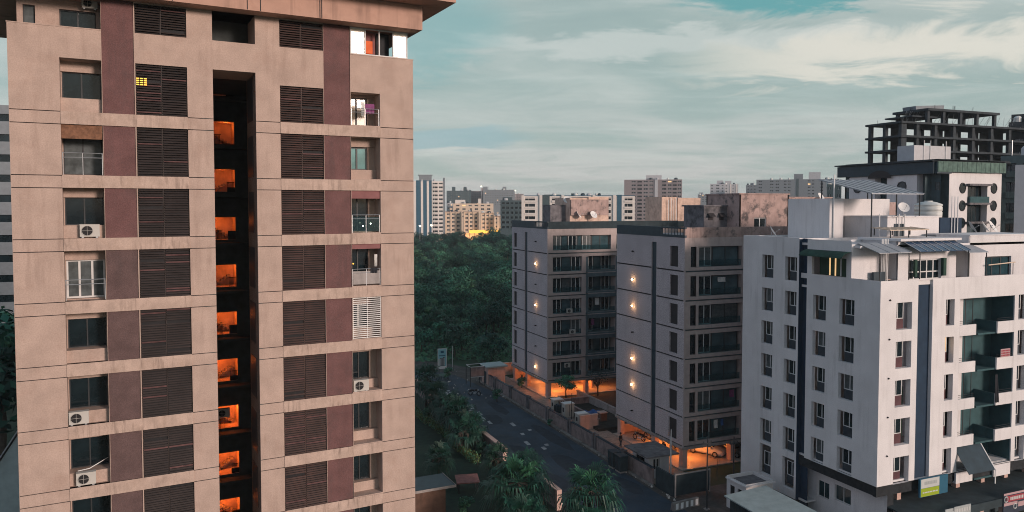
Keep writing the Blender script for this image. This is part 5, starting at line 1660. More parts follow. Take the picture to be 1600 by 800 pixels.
# left side: garden wall, hut, low red roof
gw_ = empty('garden_wall', (30.0, 60.7, 0), 0, label='pale pink garden wall in stepped lengths along the left of the road', cat='wall')
for (a, b) in ((0, 6.5), (12.8, 19.2), (25.6, 27.0), (29, 36), (40, 50)):
    q = MB(); q.box(-.12, .12, a + .01, b, 0, 1.75); part('wall_panel', q, M['boundary'], gw_)
    q = MB(); q.box(-.26, .26, a, b, 1.752, 1.85); q.box(-.24, .24, a - .3, a, 0, 1.85); part('end_pier', q, M['pinkwall'], gw_)
hu = empty('garden_hut', (16.2, 62.0, 0), R(3), label='rust brown hut with a dark overhanging flat roof beside the tower', cat='hut')
w = MB()
W1, W2 = Wall(0, 0, 0), Wall(3.7, 0, 90)
W1.sheet(w, 0, 3.7, 0, 3.0, [], t=.1); W2.sheet(w, 0, 2.4, 0, 3.0, [(.25, 1.5, .2, 2.4)], t=.3); w.box(0, 3.68, 2.3, 2.4, 0, 3.0); w.box(0, .1, .01, 2.3, 0, 3)
part('wall', w, M['rust'], hu)
add_window(hu, W2, .25, .2, 1.25, 2.2, -.25, mull=1, glass='glass2', frame='paleframe')
w = MB(); w.box(-.3, 4.5, -.4, 2.9, 3.002, 3.14); part('roof', w, M['strip'], hu)
w = MB(); w.box(-.3, 4.5, -.42, -.4, 2.98, 3.2); w.box(4.5, 4.53, -.42, 2.9, 2.98, 3.2); part('roof_edge', w, M['conc'], hu)
rr_ = empty('low_roof', (24.0, 68.2, 0), R(-12), label='low faded red roof on short posts standing on the lawn', cat='shelter')
w = MB(); w.hexa([(-1.1, -.9, .95), (1.1, -.9, .95), (1.1, .9, 1.15), (-1.1, .9, 1.15), (-1.1, -.9, 1.05), (1.1, -.9, 1.05), (1.1, .9, 1.25), (-1.1, .9, 1.25)]); part('roof', w, M['redtile'], rr_)
for x in (-.9, .9):
    for y in (-.7, .7):
        q = MB(); q.box(x - .06, x + .06, y - .06, y + .06, 0, 1.0 + y * .1); part('post', q, M['darkframe'], rr_)
# hoarding
ho = empty('hoarding', (36.6, 115.9, 0), R(-14), label='tall narrow roadside hoarding showing a pale high-rise picture', cat='hoarding')
q = MB(); q.box(-.72, .72, -.06, .06, 1.25, 4.5); part('board', q, M['whitepaint'], ho)
q = MB(); q.box(-.64, .64, -.075, -.062, 1.7, 4.42); part('picture', q, M['skyline_blue'], ho)
q = MB(); q.box(-.35, .4, -.085, -.076, 1.75, 3.0); q.box(.1, .42, -.085, -.076, 3.0, 3.15); part('pictured_building', q, M['signink'], ho)
q = MB()
for i in range(4): q.box(-.3 + i * .19, -.2 + i * .19, -.095, -.086, 1.8, 2.9 + .06 * i)
q.box(-.64, -.4, -.09, -.08, 1.72, 2.9)
part('pictured_windows', q, M['signwhite'], ho)
q = MB(); q.box(-.5, .5, -.085, -.076, 3.32, 3.45); q.box(-.25, .25, -.085, -.076, 3.8, 4.15); part('lettering', q, M['signblue'], ho)
q = MB(); q.box(-.55, -.45, .0, .1, 0, 1.3); q.box(.45, .55, 0, .1, 0, 1.3); part('post', q, M['darkframe'], ho)
# hut and open frame at the far end of the boundary wall
fh = empty('pump_hut', (41.0, 107.2, 0), 0, label='small pinkish hut with a pale slab roof at the far end of the boundary wall', cat='hut')
w = MB(); w.box(0.1, 2.9, 0, 2.6, 0, 2.75); part('wall', w, M['pinkwall'], fh)
w = MB(); w.box(-.25, 3.3, -.3, 2.9, 2.752, 2.95); part('roof', w, M['palesheet'], fh)
q = MB(); q.box(.08, .1, .7, 1.5, 0, 2.0); part('door', q, M['strip'], fh)
of = empty('open_frame', (38.4, 107.5, 0), 0, label='open steel frame with a pinkish panel beside the pump hut', cat='frame')
q = MB()
for x in (0, 2.2):
    for y in (0, 2): q.tube([(x, y, 0), (x, y, 3.0)], .06, 5)
part('post', q, M['darkframe'], of)
q = MB(); q.box(0.06, 2.14, -.04, .04, 1.5, 2.9); part('panel', q, M['boundary'], of)
q = MB(); q.tube([(0, 0, 1.45), (2.2, 0, 1.45)], .05, 5); q.tube([(0, 0, 3.0), (2.2, 0, 3.0), (2.2, 2, 3.0), (0, 2, 3.0), (0, 0, 3.0)], .05, 5); part('rail', q, M['paleframe'], of)

# ================================================================== VEHICLES AND A PERSON
def build_bike():
    rt = empty('motorcycle', (0, 0, 0))
    for x in (-.62, .62):
        q = MB()
        pts = [(x + .27 * math.cos(2 * PI * k / 16), 0, .3 + .27 * math.sin(2 * PI * k / 16)) for k in range(17)]
        q.tube(pts, .05, 6)
        o = part('wheel', q, M['black'], rt, True)
        q = MB()
        for k in range(6):
            a = PI * k / 6
            q.tube([(x - .25 * math.cos(a), 0, .3 - .25 * math.sin(a)), (x + .25 * math.cos(a), 0, .3 + .25 * math.sin(a))], .008, 3)
        part('spokes', q, M['steel'], o)
    q = MB()
    q.tube([(-.62, 0, .3), (-.3, 0, .62), (.25, 0, .66), (.42, 0, .86), (.62, 0, .3)], .035, 6)
    q.tube([(-.15, 0, .3), (.12, 0, .32), (.2, 0, .5)], .13, 8)
    q.tube([(-.62, .1, .32), (-.2, .12, .28), (.1, .12, .3)], .04, 6)
    part('frame', q, M['steel'], rt)
    q = MB(); q.tube([(-.02, 0, .74), (.1, 0, .8), (.3, 0, .8), (.42, 0, .74)], [.07, .14, .13, .06], 10); part('fuel_tank', q, M['bikepaint'], rt, True)
    q = MB(); q.tube([(-.75, 0, .78), (-.5, 0, .76), (-.2, 0, .74), (0, 0, .76)], [.06, .11, .12, .08], 8); part('seat', q, M['black'], rt, True)
    q = MB(); q.tube([(.34, -.34, 1.02), (.42, -.15, .95), (.42, .15, .95), (.34, .34, 1.02)], .02, 6); q.tube([(.42, -.2, .95), (.4, -.3, 1.15)], .01, 4); part('handlebar', q, M['darkframe'], rt)
    q = MB(); q.lathe([(0, 0), (.09, .02), (.07, .12), (0, .14)], n=10); h = part('headlight', q, M['paleframe'], rt, True, (.46, 0, .8)); h.rotation_euler = (0, R(90), 0)
    q = MB(); q.tube([(.5, 0, .58), (.62, 0, .62), (.78, 0, .56)], [.05, .06, .04], 6); q.tube([(-.9, 0, .62), (-.7, 0, .66), (-.5, 0, .62)], [.04, .06, .05], 6); part('mudguard', q, M['bikepaint'], rt, True)
    return rt
bike = build_bike()
spots = [(47.5, 74.9, .12, 1.9, 'motorcycle beside the lit column of the nearer grey block, left of its pair'), (48.9, 75.0, .12, 1.6, 'motorcycle under the nearer grey block, right of its pair'),
         (48.1, 70.7, .12, 1.2, 'leftmost of three motorcycles in a row in the orange parking'), (49.0, 70.3, .12, 1.35, 'middle of three motorcycles in a row in the orange parking'),
         (49.9, 69.9, .12, 1.1, 'rightmost of three motorcycles in a row in the orange parking'), (37.2, 102.4, .012, -.6, 'motorcycle parked on the dusty road near the pump hut'),
         (46.9, 107.6, .12, 1.2, 'left motorcycle of two at the rear stilts of the farther grey block'), (46.9, 106.3, .12, 1.3, 'right motorcycle of two at the rear stilts of the farther grey block')]
for i, (x, y, z, a, lab) in enumerate(spots):
    if i == 0:
        bike.location = (x, y, z); bike.rotation_euler = (0, 0, a); tag(bike, lab, 'motorcycle', 'parked motorcycles')
    else:
        dup(bike, (x, y, z), a, label=lab, cat='motorcycle', group='parked motorcycles')
def build_car(loc, rz, paint, label):
    rt = empty('parked_car', loc, rz, label=label, cat='car', group='cars parked under the nearer grey block')
    # length along x, sections: (x, half width low, half width high, z of belt, z of top)
    S = [(-2.05, .62, .58, .62, .64), (-1.95, .76, .70, .80, .84), (-1.6, .82, .74, .88, .98), (-1.2, .84, .66, .90, 1.42), (-.5, .84, .64, .90, 1.50), (.3, .84, .64, .90, 1.46),
         (1.0, .84, .72, .88, 1.0), (1.6, .82, .74, .80, .86), (1.95, .74, .66, .66, .70), (2.05, .60, .56, .58, .60)]
    q = MB()
    ring = lambda s: [(s[0], -s[1], .22), (s[0], -s[1] - .03, .5), (s[0], -s[1], s[3]), (s[0], -s[2], s[4]), (s[0], s[2], s[4]), (s[0], s[1], s[3]), (s[0], s[1] + .03, .5), (s[0], s[1], .22)]
    b = len(q.v)
    for s in S: q.v += ring(s)
    for i in range(len(S) - 1):
        for k in range(8):
            k2 = (k + 1) % 8
            q.f.append((b + i * 8 + k, b + (i + 1) * 8 + k, b + (i + 1) * 8 + k2, b + i * 8 + k2)); q.m.append(0)
    q.f.append(tuple(range(b, b + 8))); q.m.append(0)
    q.f.append(tuple(range(b + (len(S) - 1) * 8, b + len(S) * 8))[::-1]); q.m.append(0)
    part('body', q, M[paint], rt, True)
    for s in (-1, 1):
        q = MB()
        pts = lambda x, zf: None
        q.face([(-1.3, s * .80, .96), (.92, s * .80, .95), (.38, s * .685, 1.37), (-.5, s * .68, 1.42), (-1.1, s * .695, 1.36)])
        part('side_window', q, M['glass'], rt)
        q = MB(); q.box(-.42, -.36, s * .78 - .02, s * .78 + .02, .92, 1.0); q.box(-.3, -.12, s * .88 - .015, s * .88 + .015, .78, .82); part('door_handle', q, M['darkframe'], rt)
        q = MB(); q.box(.68, .86, s * .98 - .08, s * .98 + .08, .92, 1.04); part('wing_mirror', q, M[paint], rt)
    q = MB(); q.face([(.99, -.68, 1.03), (.99, .68, 1.03), (.36, .6, 1.46), (.36, -.6, 1.46)]); part('windscreen', q, M['glass'], rt)
    q = MB(); q.face([(-1.62, .68, 1.01), (-1.62, -.68, 1.01), (-1.24, -.6, 1.41), (-1.24, .6, 1.41)]); part('rear_window', q, M['glass'], rt)
    for x in (-1.28, 1.28):
        for s in (-1, 1):
            q = MB(); q.tube([(x, s * .70, .31), (x, s * .89, .31)], .31, 18); o = part('wheel', q, M['black'], rt)
            q = MB(); q.tube([(x, s * .885, .31), (x, s * .90, .31)], .19, 12); part('rim', q, M['steel'], o)
    for s in (-1, 1):
        q = MB(); q.box(1.9, 2.02, s * .6 - .14, s * .6 + .14, .62, .74); part('headlight', q, M['bright'], rt)
        q = MB(); q.box(-2.03, -1.93, s * .62 - .1, s * .62 + .1, .68, .84); part('tail_light', q, M['signred'], rt)
    return rt
build_car((51.9, 68.0, .12), R(-62), 'carwhite', 'white car parked under the nearer grey block')
build_car((54.2, 66.9, .12), R(-70), 'carblack', 'dark car parked beside the white car under the nearer grey block')
# person
def skin_mesh(name, verts, edges, radii, mm, parent=None, sub=1, root=0):
    me = bpy.data.meshes.new(name)
    me.from_pydata(verts, edges, [])
    me.materials.append(mm)
    o = link(name, me, parent)
    m_ = o.modifiers.new('skin', 'SKIN')
    m_.use_smooth_shade = True
    for i, r_ in enumerate(radii):
        rr2 = r_ if isinstance(r_, tuple) else (r_, r_)
        me.skin_vertices[0].data[i].radius = rr2
    me.skin_vertices[0].data[root].use_root = True
    s = o.modifiers.new('sub', 'SUBSURF'); s.levels = sub; s.render_levels = sub
    return o
if True:
    pr = empty('person', (44.25, 73.6, .012), R(200), label='person in dark clothes walking towards the lit parking', cat='person')
    V = [(0, 0, .92), (0, 0, 1.15), (0, .0, 1.38), (0, .01, 1.48), (0, .015, 1.60), (0, .02, 1.69),
         (.19, 0, 1.37), (.25, .04, 1.10), (.25, .14, .88), (-.19, 0, 1.37), (-.25, -.03, 1.10), (-.26, .02, .86),
         (.1, 0, .86), (.11, .14, .48), (.11, .16, .08), (.11, .29, .03), (-.1, 0, .86), (-.11, -.06, .48), (-.11, -.24, .12), (-.11, -.14, .03)]
    E_ = [(0, 1), (1, 2), (2, 3), (3, 4), (4, 5), (2, 6), (6, 7), (7, 8), (2, 9), (9, 10), (10, 11), (0, 12), (12, 13), (13, 14), (14, 15), (0, 16), (16, 17), (17, 18), (18, 19)]
    ra = [.13, .12, .13, .055, .09, .06, .06, .045, .035, .06, .045, .035, .085, .06, .045, .035, .085, .06, .045, .035]
    skin_mesh('body', V, E_, ra, M['skin'], pr, 2)
    skin_mesh('shirt', [V[0], V[1], V[2], V[6], V[7], (.25, .1, .96), V[9], V[10], (-.255, 0, .95)], [(0, 1), (1, 2), (2, 3), (3, 4), (4, 5), (2, 6), (6, 7), (7, 8)],
              [.15, .145, .15, .08, .062, .055, .08, .062, .055], M['cloth_dark'], pr, 2)
    skin_mesh('trousers', [V[0], V[12], V[13], (.11, .16, .14), V[16], V[17], (-.11, -.22, .16)], [(0, 1), (1, 2), (2, 3), (0, 4), (4, 5), (5, 6)], [.145, .105, .08, .062, .105, .08, .062], M['strip'], pr, 2)
    q = MB(); q.lathe([(.105, 1.60), (.112, 1.66), (.09, 1.74), (.04, 1.775), (0, 1.78)], 0, 0.0, 12); part('hair', q, M['black'], pr, True)
    q = MB(); q.tube([(0, .1, 1.63), (0, .125, 1.60), (0, .1, 1.585)], .014, 5); q.box(-.045, -.02, .095, .105, 1.635, 1.65); q.box(.02, .045, .095, .105, 1.635, 1.65); q.box(-.025, .025, .095, .105, 1.545, 1.555); part('face', q, M['bark'], pr)

# ================================================================== VEGETATION
def leaf_quad(q, c, nrm, size, rn, m=0):
    t = Vector((rn.uniform(-1, 1), rn.uniform(-1, 1), rn.uniform(-1, 1)))
    a = nrm.cross(t)
    if a.length < 1e-3: a = Vector((1, 0, 0))
    a = a.normalized() * size
    b = nrm.cross(a).normalized() * size * .55
    q.face([c - a, c - b * .9, c + a, c + b], m)
def crown_mesh(seed, rx, rz, lumps, leaves, size, mats, zc):
    rn = random.Random(seed)
    q = MB()
    L_ = []
    for i in range(lumps):
        a = 2 * PI * rn.random(); s = math.sqrt(rn.random())
        h_ = rn.uniform(-.75, 1)
        k = math.sqrt(max(0.1, 1 - (h_ * .8) ** 2))
        L_.append((Vector((rx * .72 * s * k * math.cos(a), rx * .72 * s * k * math.sin(a), zc + rz * .7 * h_)), rx * rn.uniform(.22, .42), rn.randrange(len(mats))))
    for (c, r_, mi) in L_:
        for j in range(leaves // lumps):
            v = Vector((rn.gauss(0, 1), rn.gauss(0, 1), rn.gauss(0, 1))).normalized()
            if v.z < -.35 and rn.random() < .7: continue
            p = c + Vector((v.x, v.y, v.z * .8)) * r_ * rn.uniform(.72, 1.12)
            leaf_quad(q, p, (v + Vector((rn.uniform(-.6, .6), rn.uniform(-.6, .6), rn.uniform(-.2, .6)))).normalized(), size * rn.uniform(.6, 1.3), rn, mi if rn.random() < .8 else rn.randrange(len(mats)))
    return q.data('crown', [M[m_] for m_ in mats]), L_
def trunk_mesh(seed, h_, r_, L_):
    rn = random.Random(seed)
    q = MB()
    q.tube([(0, 0, -.1), (.1 * rn.uniform(-1, 1), .1, h_ * .5), (0, 0, h_)], [r_, r_ * .75, r_ * .5], 7)
    for (c, rr2, mi) in L_[:6]:
        q.tube([(0, 0, h_ * rn.uniform(.55, .95)), c * .5 + Vector((0, 0, h_ * .45)), c], [r_ * .45, r_ * .3, r_ * .12], 5)
    return q.data('trunk', M['bark'])
TREES = []
for s, (rx, rz, h_, lp, lv_, sz, ms) in enumerate(((3.6, 2.4, 4.2, 16, 2300, .26, ('leaf', 'leafdark', 'leaf2')), (4.4, 2.6, 4.6, 20, 2600, .28, ('leafdark', 'leaf')), (2.8, 2.4, 4.0, 12, 1800, .24, ('leaf2', 'leaf')),
                                              (3.9, 1.9, 3.4, 18, 2300, .26, ('leaf', 'leafdark')), (2.4, 1.5, 2.0, 11, 1500, .22, ('leaf2', 'leaf', 'leafdark')))):
    cm, L_ = crown_mesh(s + 1, rx, rz, lp, lv_, sz, ms, h_)
    TREES.append((cm, trunk_mesh(s + 1, h_, .17, L_)))
def tree(name, loc, kind, s, label, cat='tree', group=None, rz=0):
    rt = empty(name, loc, rz, label=label, cat=cat, group=group)
    rt.scale = (s, s, s * rnd.uniform(.85, 1.1))
    link('crown', TREES[kind][0], rt)
    link('trunk', TREES[kind][1], rt)
    return rt
rw = random.Random(21)
n = 0
placed = []
while n < 295:
    d = 126 * (525 / 126) ** (rw.random() ** .8)
    px_ = 600 + 260 * rw.random()
    if px_ > 800 and d < 165: continue
    x, y = at(px_, d)
    yp = 322 + H * FPX / d
    if 640 < px_ < 735 and 392 < yp < 468 and rw.random() < .8: continue
    if y < 131 - (x - 20) * .1 and x > 18 and x < 46: continue
    if d < 140 and px_ < 690: continue
    if any((x - a) ** 2 + (y - b) ** 2 < (2.4 + d * .0075) ** 2 for a, b in placed): continue
    placed.append((x, y))
    kd = rw.choice((0, 1, 2, 3, 3, 4))
    s = rw.uniform(.75, 1.2) * (.8 + .75 * (d / 500) ** 1.3)
    tree('bushy_tree', (x, y, 0), kd, s, 'dark green bushy tree in the overgrown wood beyond the road end', 'tree', 'trees of the overgrown wood', rw.random() * 6.28)
    n += 1
# undergrowth and a paler grassy clearing
q = MB()
for i in range(26000):
    d = 122 * (560 / 122) ** rw.random()
    px_ = 580 + 300 * rw.random()
    x, y = at(px_, d)
    if (x < 46 and y < 130 - (x - 20) * .15) or (x > 44 and y < 114): continue
    h_ = .5 * rw.random() + .35 * max(0, math.sin(x * .21) * math.sin(y * .17)) * 2
    sz = (.22 + .0011 * d) * rw.uniform(.7, 1.4)
    leaf_quad(q, Vector((x, y, h_)), Vector((rw.uniform(-.7, .7), rw.uniform(-1, .2), rw.uniform(.2, 1))).normalized(), sz, rw, 0 if rw.random() < .6 else 1)
part('undergrowth', q, [M['leaf2'], M['leaf']], kind='stuff')
# trees near the buildings
tree('garden_tree', (48.4, 97.0 - 1.6, 0), 2, .62, 'dense dark tree in front of the orange parking of the farther grey block')
tree('garden_tree', (45.2, 103.9, 0), 4, .42, 'small bush-like tree at the rear stilts of the farther grey block')
tree('roadside_shrub', (38.9, 98.0, 0), 4, .45, 'low dark shrub with litter at the foot of the boundary wall', 'shrub')
tree('roadside_shrub', (40.6, 84.5, 0), 4, .22, 'small weedy shrub against the middle of the boundary wall', 'shrub')
tree('roadside_shrub', (36.8, 113.6, 0), 4, .5, 'ragged green shrub below the hoarding', 'shrub')
x, y = at(-8, 78); tree('garden_tree', (x, y, 0), 1, 2.5, 'large dark tree at the left edge between striped building and pale shed')
x, y = at(28, 86); tree('garden_tree', (x, y, 0), 0, 2.3, 'tree mostly hidden behind the left edge of the beige tower')
# bare branching tree before the lit wall
bt = empty('bare_tree', (53.4, 95.2, 0), 0, label='sparse branching tree silhouetted against the orange lit parking wall', cat='tree')
q = MB()
rb = random.Random(9)
def branch(p, dr, ln, r_, depth):
    e = p + dr * ln
    q.tube([p, (p + e) / 2 + Vector((rb.uniform(-.05, .05), 0, .03)), e], [r_, r_ * .85, r_ * .65], 5)
    if depth:
        for i in range(3):
            nd = (dr + Vector((rb.uniform(-.75, .75), rb.uniform(-.5, .5), rb.uniform(-.1, .5)))).normalized()
            branch(e, nd, ln * rb.uniform(.6, .85), r_ * .62, depth - 1)
branch(Vector((0, 0, 0)), Vector((0, 0, 1)), .9, .14, 4)
part('trunk', q, M['bark'], bt)
q = MB()
for i in range(260):
    a = rb.random() * 6.28; r_ = 1.5 * math.sqrt(rb.random())
    leaf_quad(q, Vector((r_ * math.cos(a), r_ * math.sin(a), 1.9 + rb.random() * 1.6)), Vector((rb.uniform(-1, 1), rb.uniform(-1, 1), rb.random())).normalized(), .1, rb)
part('crown', q, M['leafdark'], bt)
# hedge on the lawn
hd = empty('hedge', (27.4, 74.5, 0), 0, label='narrow yellow-green clipped hedge along the lawn', cat='hedge')
q = MB()
for i in range(5200):
    t = rw.random() * 27
    w_, z_ = rw.uniform(-.45, .45), rw.uniform(.05, 1.0)
    leaf_quad(q, Vector((w_ - .18 * math.sin(t * .4) - t * .03, t, z_)), Vector((rw.uniform(-1, 1), rw.uniform(-1, .5), rw.uniform(0, 1))).normalized(), .10, rw, 0 if rw.random() < .75 else 1)
part('leaves', q, [M['hedge'], M['leaf2']], hd)
q = MB()
for i in range(28): q.tube([(-.03 * i - .18 * math.sin(i * .4), i * .96, 0), (-.03 * i - .18 * math.sin(i * .4), i * .96, .8)], .03, 4)
part('stems', q, M['bark'], hd)
# fan palms
def palm_crown(seed, n_, r_, mats):
    rn = random.Random(seed)
    q = MB()
    for i in range(n_):
        az = 2.399963 * i + rn.uniform(-.45, .45)
        el = R(80) - R(125) * (i / n_) ** .85 + rn.uniform(-.22, .22)
        dr = Vector((math.cos(az) * math.cos(el), math.sin(az) * math.cos(el), math.sin(el)))
        side = Vector((-math.sin(az), math.cos(az), 0))
        upv = dr.cross(side) * -1
        pl = r_ * rn.uniform(.34, .66)
        base = dr * pl + Vector((0, 0, -.12 * pl))
        q.tube([(0, 0, 0), dr * pl * .5 + Vector((0, 0, .03)), base], [.035, .025, .018], 4, 0)
        mi = 1 if (i < n_ * .4 and rn.random() < .45) else 0
        nb = 17
        for j in range(nb):
            a = R(-105) + R(210) * j / (nb - 1)
            ln = r_ * (.62 - .22 * abs(a) / 1.83) * rn.uniform(.78, 1.12)
            if rn.random() < .07: continue
            bd = (dr * math.cos(a) + side * math.sin(a)).normalized()
            wv = (side * math.cos(a) - dr * math.sin(a)).normalized() * .045 * r_ / 2.6
            m_ = base + bd * ln * .6 + upv * .05
            tip = base + bd * ln * .95 + Vector((0, 0, -(.34 + .2 * (el < .35)) * ln * rn.uniform(.5, 1.6)))
            q.face([base - wv * .3, m_ - wv * 1.3, m_ + wv * 1.3, base + wv * .3], mi)
            q.face([m_ - wv * 1.3, tip, m_ + wv * 1.3], mi)
    return q.data('crown', [M[m_] for m_ in mats])
PC = [palm_crown(31, 40, 2.9, ('palm', 'palmlight')), palm_crown(32, 34, 2.5, ('palm', 'palm')), palm_crown(33, 30, 2.2, ('leafdark', 'palm'))]
def palm(x, y, h_, kd, s, label):
    rt = empty('fan_palm', (x, y, 0), rnd.random() * 6, label=label, cat='palm tree')
    c = link('crown', PC[kd], rt, (0, 0, h_)); c.scale = (s,) * 3
    q = MB()
    q.tube([(.1, 0, -.1), (.12, .05, h_ * .4), (0, 0, h_ * .75), (0, 0, h_ + .05)], [.22, .17, .16, .2], 9)
    t = part('trunk', q, M['bark'], rt)
    q = MB()
    for i in range(46):
        a = 2.4 * i; z = h_ * (.55 + .42 * i / 46)
        leaf_quad(q, Vector((.24 * math.cos(a), .24 * math.sin(a), z)), Vector((math.cos(a), math.sin(a), -.4)).normalized(), .3, rnd)
    for i in range(9):
        a = rnd.random() * 6.28; l_ = rnd.uniform(.8, 1.5) * s
        q.tube([(0, 0, h_), (.7 * math.cos(a) * s, .7 * math.sin(a) * s, h_ - .15), (.95 * math.cos(a) * s, .95 * math.sin(a) * s, h_ - l_)], [.03, .05, .12], 4)
    part('dead_fronds', q, M['bark'], rt)
palm(24.6, 57.2, 4.4, 0, 1.08, 'largest fan palm with highlights coloured into its upper fronds, bottom centre')
palm(29.0, 52.8, 4.6, 0, 1.0, 'big fan palm at the bottom centre, right of the largest palm')
palm(26.9, 60.8, 3.9, 1, 1.0, 'fan palm standing just behind the largest palm')
palm(28.2, 96.2, 4.6, 1, 1.15, 'fan palm farthest up the lawn, against the tower edge')
palm(28.4, 88.0, 3.2, 1, .95, 'fan palm on the lawn edge, second from the tower edge')
palm(28.6, 85.0, 3.0, 1, 1.1, 'spreading fan palm in the middle of the lawn edge row')
palm(28.8, 80.2, 2.6, 1, .9, 'low fan palm nearest the pink garden wall end')
palm(28.9, 83.0, 2.2, 2, .8, 'dark stunted fan palm squeezed into the lawn edge row')
palm(22.4, 72.0, 2.2, 2, .9, 'lone dark palm in the middle of the lawn')
palm(25.6, 63.4, 2.2, 2, .8, 'short dark palm beside the low red roof')
palm(28.3, 92.2, 3.4, 2, 1.0, 'dark palm between the two uppermost lawn palms')
palm(27.4, 79.0, 2.4, 2, 1.0, 'dark palm leaning over the yellow-green hedge')
palm(27.6, 69.6, 2.2, 2, .95, 'low dark palm behind the first garden wall end')
palm(23.4, 53.6, 3.2, 1, .9, 'fan palm cut by the bottom edge below the largest palm')
for i, (x, y, s) in enumerate(((27.2, 92, .5), (28.9, 77.5, .4), (27.0, 66.8, .5), (22.0, 63.0, .45), (30.4, 90.5, .35))):
    tree('garden_shrub', (x, y, 0), 4, s, ('round garden shrub between the upper palms', 'shrub at the foot of the low palm by the garden wall', 'shrub at the lawn corner near the lit garden wall end',
         'shrub right of the rust brown hut', 'roadside shrub outside the garden wall')[i], 'shrub')

# ================================================================== SKY, AIR, SUN, CAMERA
SUN_EL, SUN_AZ = 12.0, 153.0        # azimuth of the sun measured clockwise from +Y
wd = bpy.data.worlds.new('World')
scene.world = wd
wd.use_nodes = True
nt = wd.node_tree
N, L = nt.nodes, nt.links
N.clear()
out = N.new('ShaderNodeOutputWorld')
sky = N.new('ShaderNodeTexSky')
sky.sky_type = 'NISHITA'
sky.sun_disc = False
sky.sun_elevation = R(SUN_EL)
sky.sun_rotation = R(SUN_AZ)
b1 = N.new('ShaderNodeBackground')
b1.inputs['Strength'].default_value = .1
L.new(sky.outputs[0], b1.inputs['Color'])
tc = N.new('ShaderNodeTexCoord')
sep = N.new('ShaderNodeSeparateXYZ')
L.new(tc.outputs['Generated'], sep.inputs[0])
def math_(op, a, b=None, c=None):
    n_ = N.new('ShaderNodeMath'); n_.operation = op
    for i, v in enumerate((a, b, c)):
        if v is None: continue
        if isinstance(v, (int, float)): n_.inputs[i].default_value = v
        else: L.new(v, n_.inputs[i])
    return n_.outputs[0]
def mrange(v, a, b, c=0, d=1):
    n_ = N.new('ShaderNodeMapRange'); n_.interpolation_type = 'SMOOTHSTEP'
    for nm, q_ in (('From Min', a), ('From Max', b), ('To Min', c), ('To Max', d)): n_.inputs[nm].default_value = q_
    L.new(v, n_.inputs['Value'])
    return n_.outputs['Result']
def mixc(f, a, b):
    n_ = N.new('ShaderNodeMix'); n_.data_type = 'RGBA'
    if isinstance(f, (int, float)): n_.inputs[0].default_value = f
    else: L.new(f, n_.inputs[0])
    for i, v in ((6, a), (7, b)):
        if isinstance(v, tuple): n_.inputs[i].default_value = (*v, 1)
        else: L.new(v, n_.inputs[i])
    return n_.outputs[2]
zz = math_('MAXIMUM', sep.outputs['Z'], 0.0)
den = math_('ADD', zz, .10)
cx = math_('DIVIDE', sep.outputs['X'], den)
cy = math_('DIVIDE', sep.outputs['Y'], den)
# cloud layer coordinates turned so the streaks lie across the view
ux = math_('SUBTRACT', math_('MULTIPLY', cx, CA), math_('MULTIPLY', cy, SA))
uy = math_('ADD', math_('MULTIPLY', cx, SA), math_('MULTIPLY', cy, CA))
def cloud(sx, sy, off, det, ro, dist=0.0):
    cmb = N.new('ShaderNodeCombineXYZ')
    L.new(math_('MULTIPLY', ux, sx), cmb.inputs[0]); L.new(math_('MULTIPLY', uy, sy), cmb.inputs[1]); cmb.inputs[2].default_value = off
    n_ = N.new('ShaderNodeTexNoise'); n_.inputs['Scale'].default_value = 1; n_.inputs['Detail'].default_value = det; n_.inputs['Roughness'].default_value = ro; n_.inputs['Distortion'].default_value = dist
    L.new(cmb.outputs[0], n_.inputs['Vector'])
    return n_.outputs['Fac']
big = cloud(.5, .7, 5.2, 5, .5, .6)
fine = cloud(1.7, 2.2, 8.1, 9, .62, .7)
thin = cloud(.8, 3.4, 1.3, 6, .55, .2)
base = mixc(mrange(zz, 0.0, .17), (.47, .465, .47), (.37, .43, .41))
base = mixc(mrange(big, .38, .58, 0.4, 1), (.235, .335, .325), base)
base = mixc(math_('MULTIPLY', mrange(thin, .50, .74), .28), base, (.52, .58, .56))
base = mixc(math_('MULTIPLY', mrange(fine, .46, .68), .36), base, (.25, .33, .325))
base = mixc(math_('MULTIPLY', mrange(fine, .5, .30), .32), base, (.50, .53, .505))
# a brighter band of cloud off to the right, a clear teal gap above it
az = math_('ARCTAN2', sep.outputs['X'], sep.outputs['Y'])
def blob(a0, e0, wa, we, jitter):
    da = math_('DIVIDE', math_('SUBTRACT', az, a0), wa)
    de = math_('DIVIDE', math_('SUBTRACT', math_('ADD', sep.outputs['Z'], math_('MULTIPLY', math_('SUBTRACT', fine, .5), jitter)), e0), we)
    return math_('SUBTRACT', 1.0, math_('ADD', math_('MULTIPLY', da, da), math_('MULTIPLY', de, de)))
base = mixc(math_('MULTIPLY', mrange(blob(R(50), .178, .27, .034, .16), -.3, 1.0), .85), base, (.68, .64, .56))
base = mixc(math_('MULTIPLY', mrange(blob(R(34), .205, .30, .018, .10), -.2, .9), .55), base, (.56, .58, .55))
base = mixc(math_('MULTIPLY', mrange(blob(R(18), .088, .12, .016, .05), -.2, .9), .65), base, (.22, .36, .41))
base = mixc(math_('MULTIPLY', mrange(blob(R(43), .262, .17, .036, .10), -.2, .5), .9), base, (.085, .30, .315))
base = mixc(math_('MULTIPLY', mrange(blob(R(15), .23, .14, .07, .14), -.3, .7), .55), base, (.17, .36, .37))
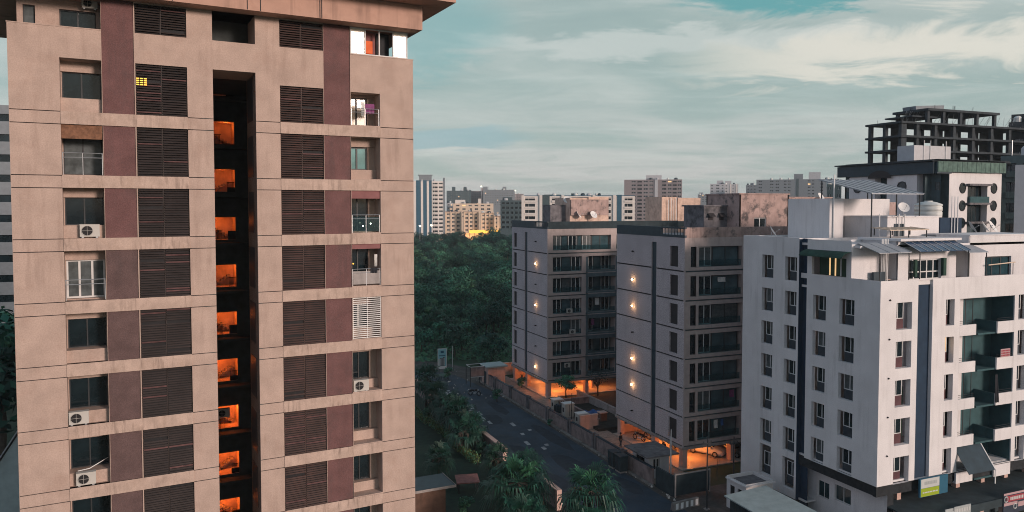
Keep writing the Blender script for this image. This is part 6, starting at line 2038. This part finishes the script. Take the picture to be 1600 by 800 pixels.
# warm brighter cloud behind the viewer, where the low sun stands
back = mrange(math_('ADD', math_('MULTIPLY', sep.outputs['X'], .45), math_('MULTIPLY', sep.outputs['Y'], -.9)), .35, 1.0)
base = mixc(math_('MULTIPLY', back, .5), base, (.62, .52, .42))
base = mixc(mrange(sep.outputs['X'], -.15, -.75), base, (.44, .48, .60))
base = mixc(mrange(sep.outputs['Z'], .3, .75), base, (.16, .23, .295))
base = mixc(mrange(sep.outputs['Z'], -.02, -.2), base, (.05, .06, .06))
b2 = N.new('ShaderNodeBackground')
b2.inputs['Strength'].default_value = .93
L.new(base, b2.inputs['Color'])
mx = N.new('ShaderNodeMixShader')
mx.inputs[0].default_value = .9
L.new(b1.outputs[0], mx.inputs[1]); L.new(b2.outputs[0], mx.inputs[2])
L.new(mx.outputs[0], out.inputs['Surface'])

sl = bpy.data.lights.new('sun', 'SUN')
sl.energy = 2.55
sl.angle = R(12)
sl.color = (1.0, .78, .68)
so = bpy.data.objects.new('sun', sl)
sd_ = Vector((math.sin(R(SUN_AZ)) * math.cos(R(SUN_EL)), math.cos(R(SUN_AZ)) * math.cos(R(SUN_EL)), math.sin(R(SUN_EL))))
so.rotation_euler = sd_.to_track_quat('Z', 'Y').to_euler()
so.location = (0, -20, 60)
COL.objects.link(so)

HAZE = 1
if HAZE:
    q = MB(); q.box(-3900, 3900, -3900, 3900, -1.5, 62)
    hz = q.data('haze', None) if False else None
    me = bpy.data.meshes.new('haze'); me.from_pydata(q.v, [], q.f)
    hm = bpy.data.materials.new('pale_evening_air'); hm.use_nodes = True
    hn = hm.node_tree; hn.nodes.clear()
    o_ = hn.nodes.new('ShaderNodeOutputMaterial'); pv = hn.nodes.new('ShaderNodeVolumePrincipled')
    pv.inputs['Color'].default_value = (.72, .80, .84, 1); pv.inputs['Density'].default_value = .00018; pv.inputs['Anisotropy'].default_value = 0
    hn.links.new(pv.outputs[0], o_.inputs['Volume'])
    me.materials.append(hm)
    link('haze', me, kind='stuff')

cam = bpy.data.cameras.new('camera')
cam.sensor_width = 36
cam.lens = 36 * FPX / 1600
cam.clip_start = .3
cam.clip_end = 12000
cam.shift_y = (322 + FPX * math.tan(PITCH) - 400) / 1600
co = bpy.data.objects.new('camera', cam)
co.location = (0, 0, H)
co.rotation_euler = (PI / 2 - PITCH, 0, -YAW)
COL.objects.link(co)
scene.camera = co

vs = scene.view_settings
scene.display_settings.display_device = 'sRGB'
vs.view_transform = 'Standard'
vs.look = 'None'
vs.exposure = .42
vs.gamma = 1
scene.cycles.use_denoising = True
try: scene.cycles.denoiser = 'OPENIMAGEDENOISE'
except Exception: pass
scene.cycles.filter_width = 1.0
scene.cycles.max_bounces = 6
scene.cycles.volume_bounces = 0
scene.cycles.sample_clamp_indirect = 4
scene.cycles.use_light_tree = True
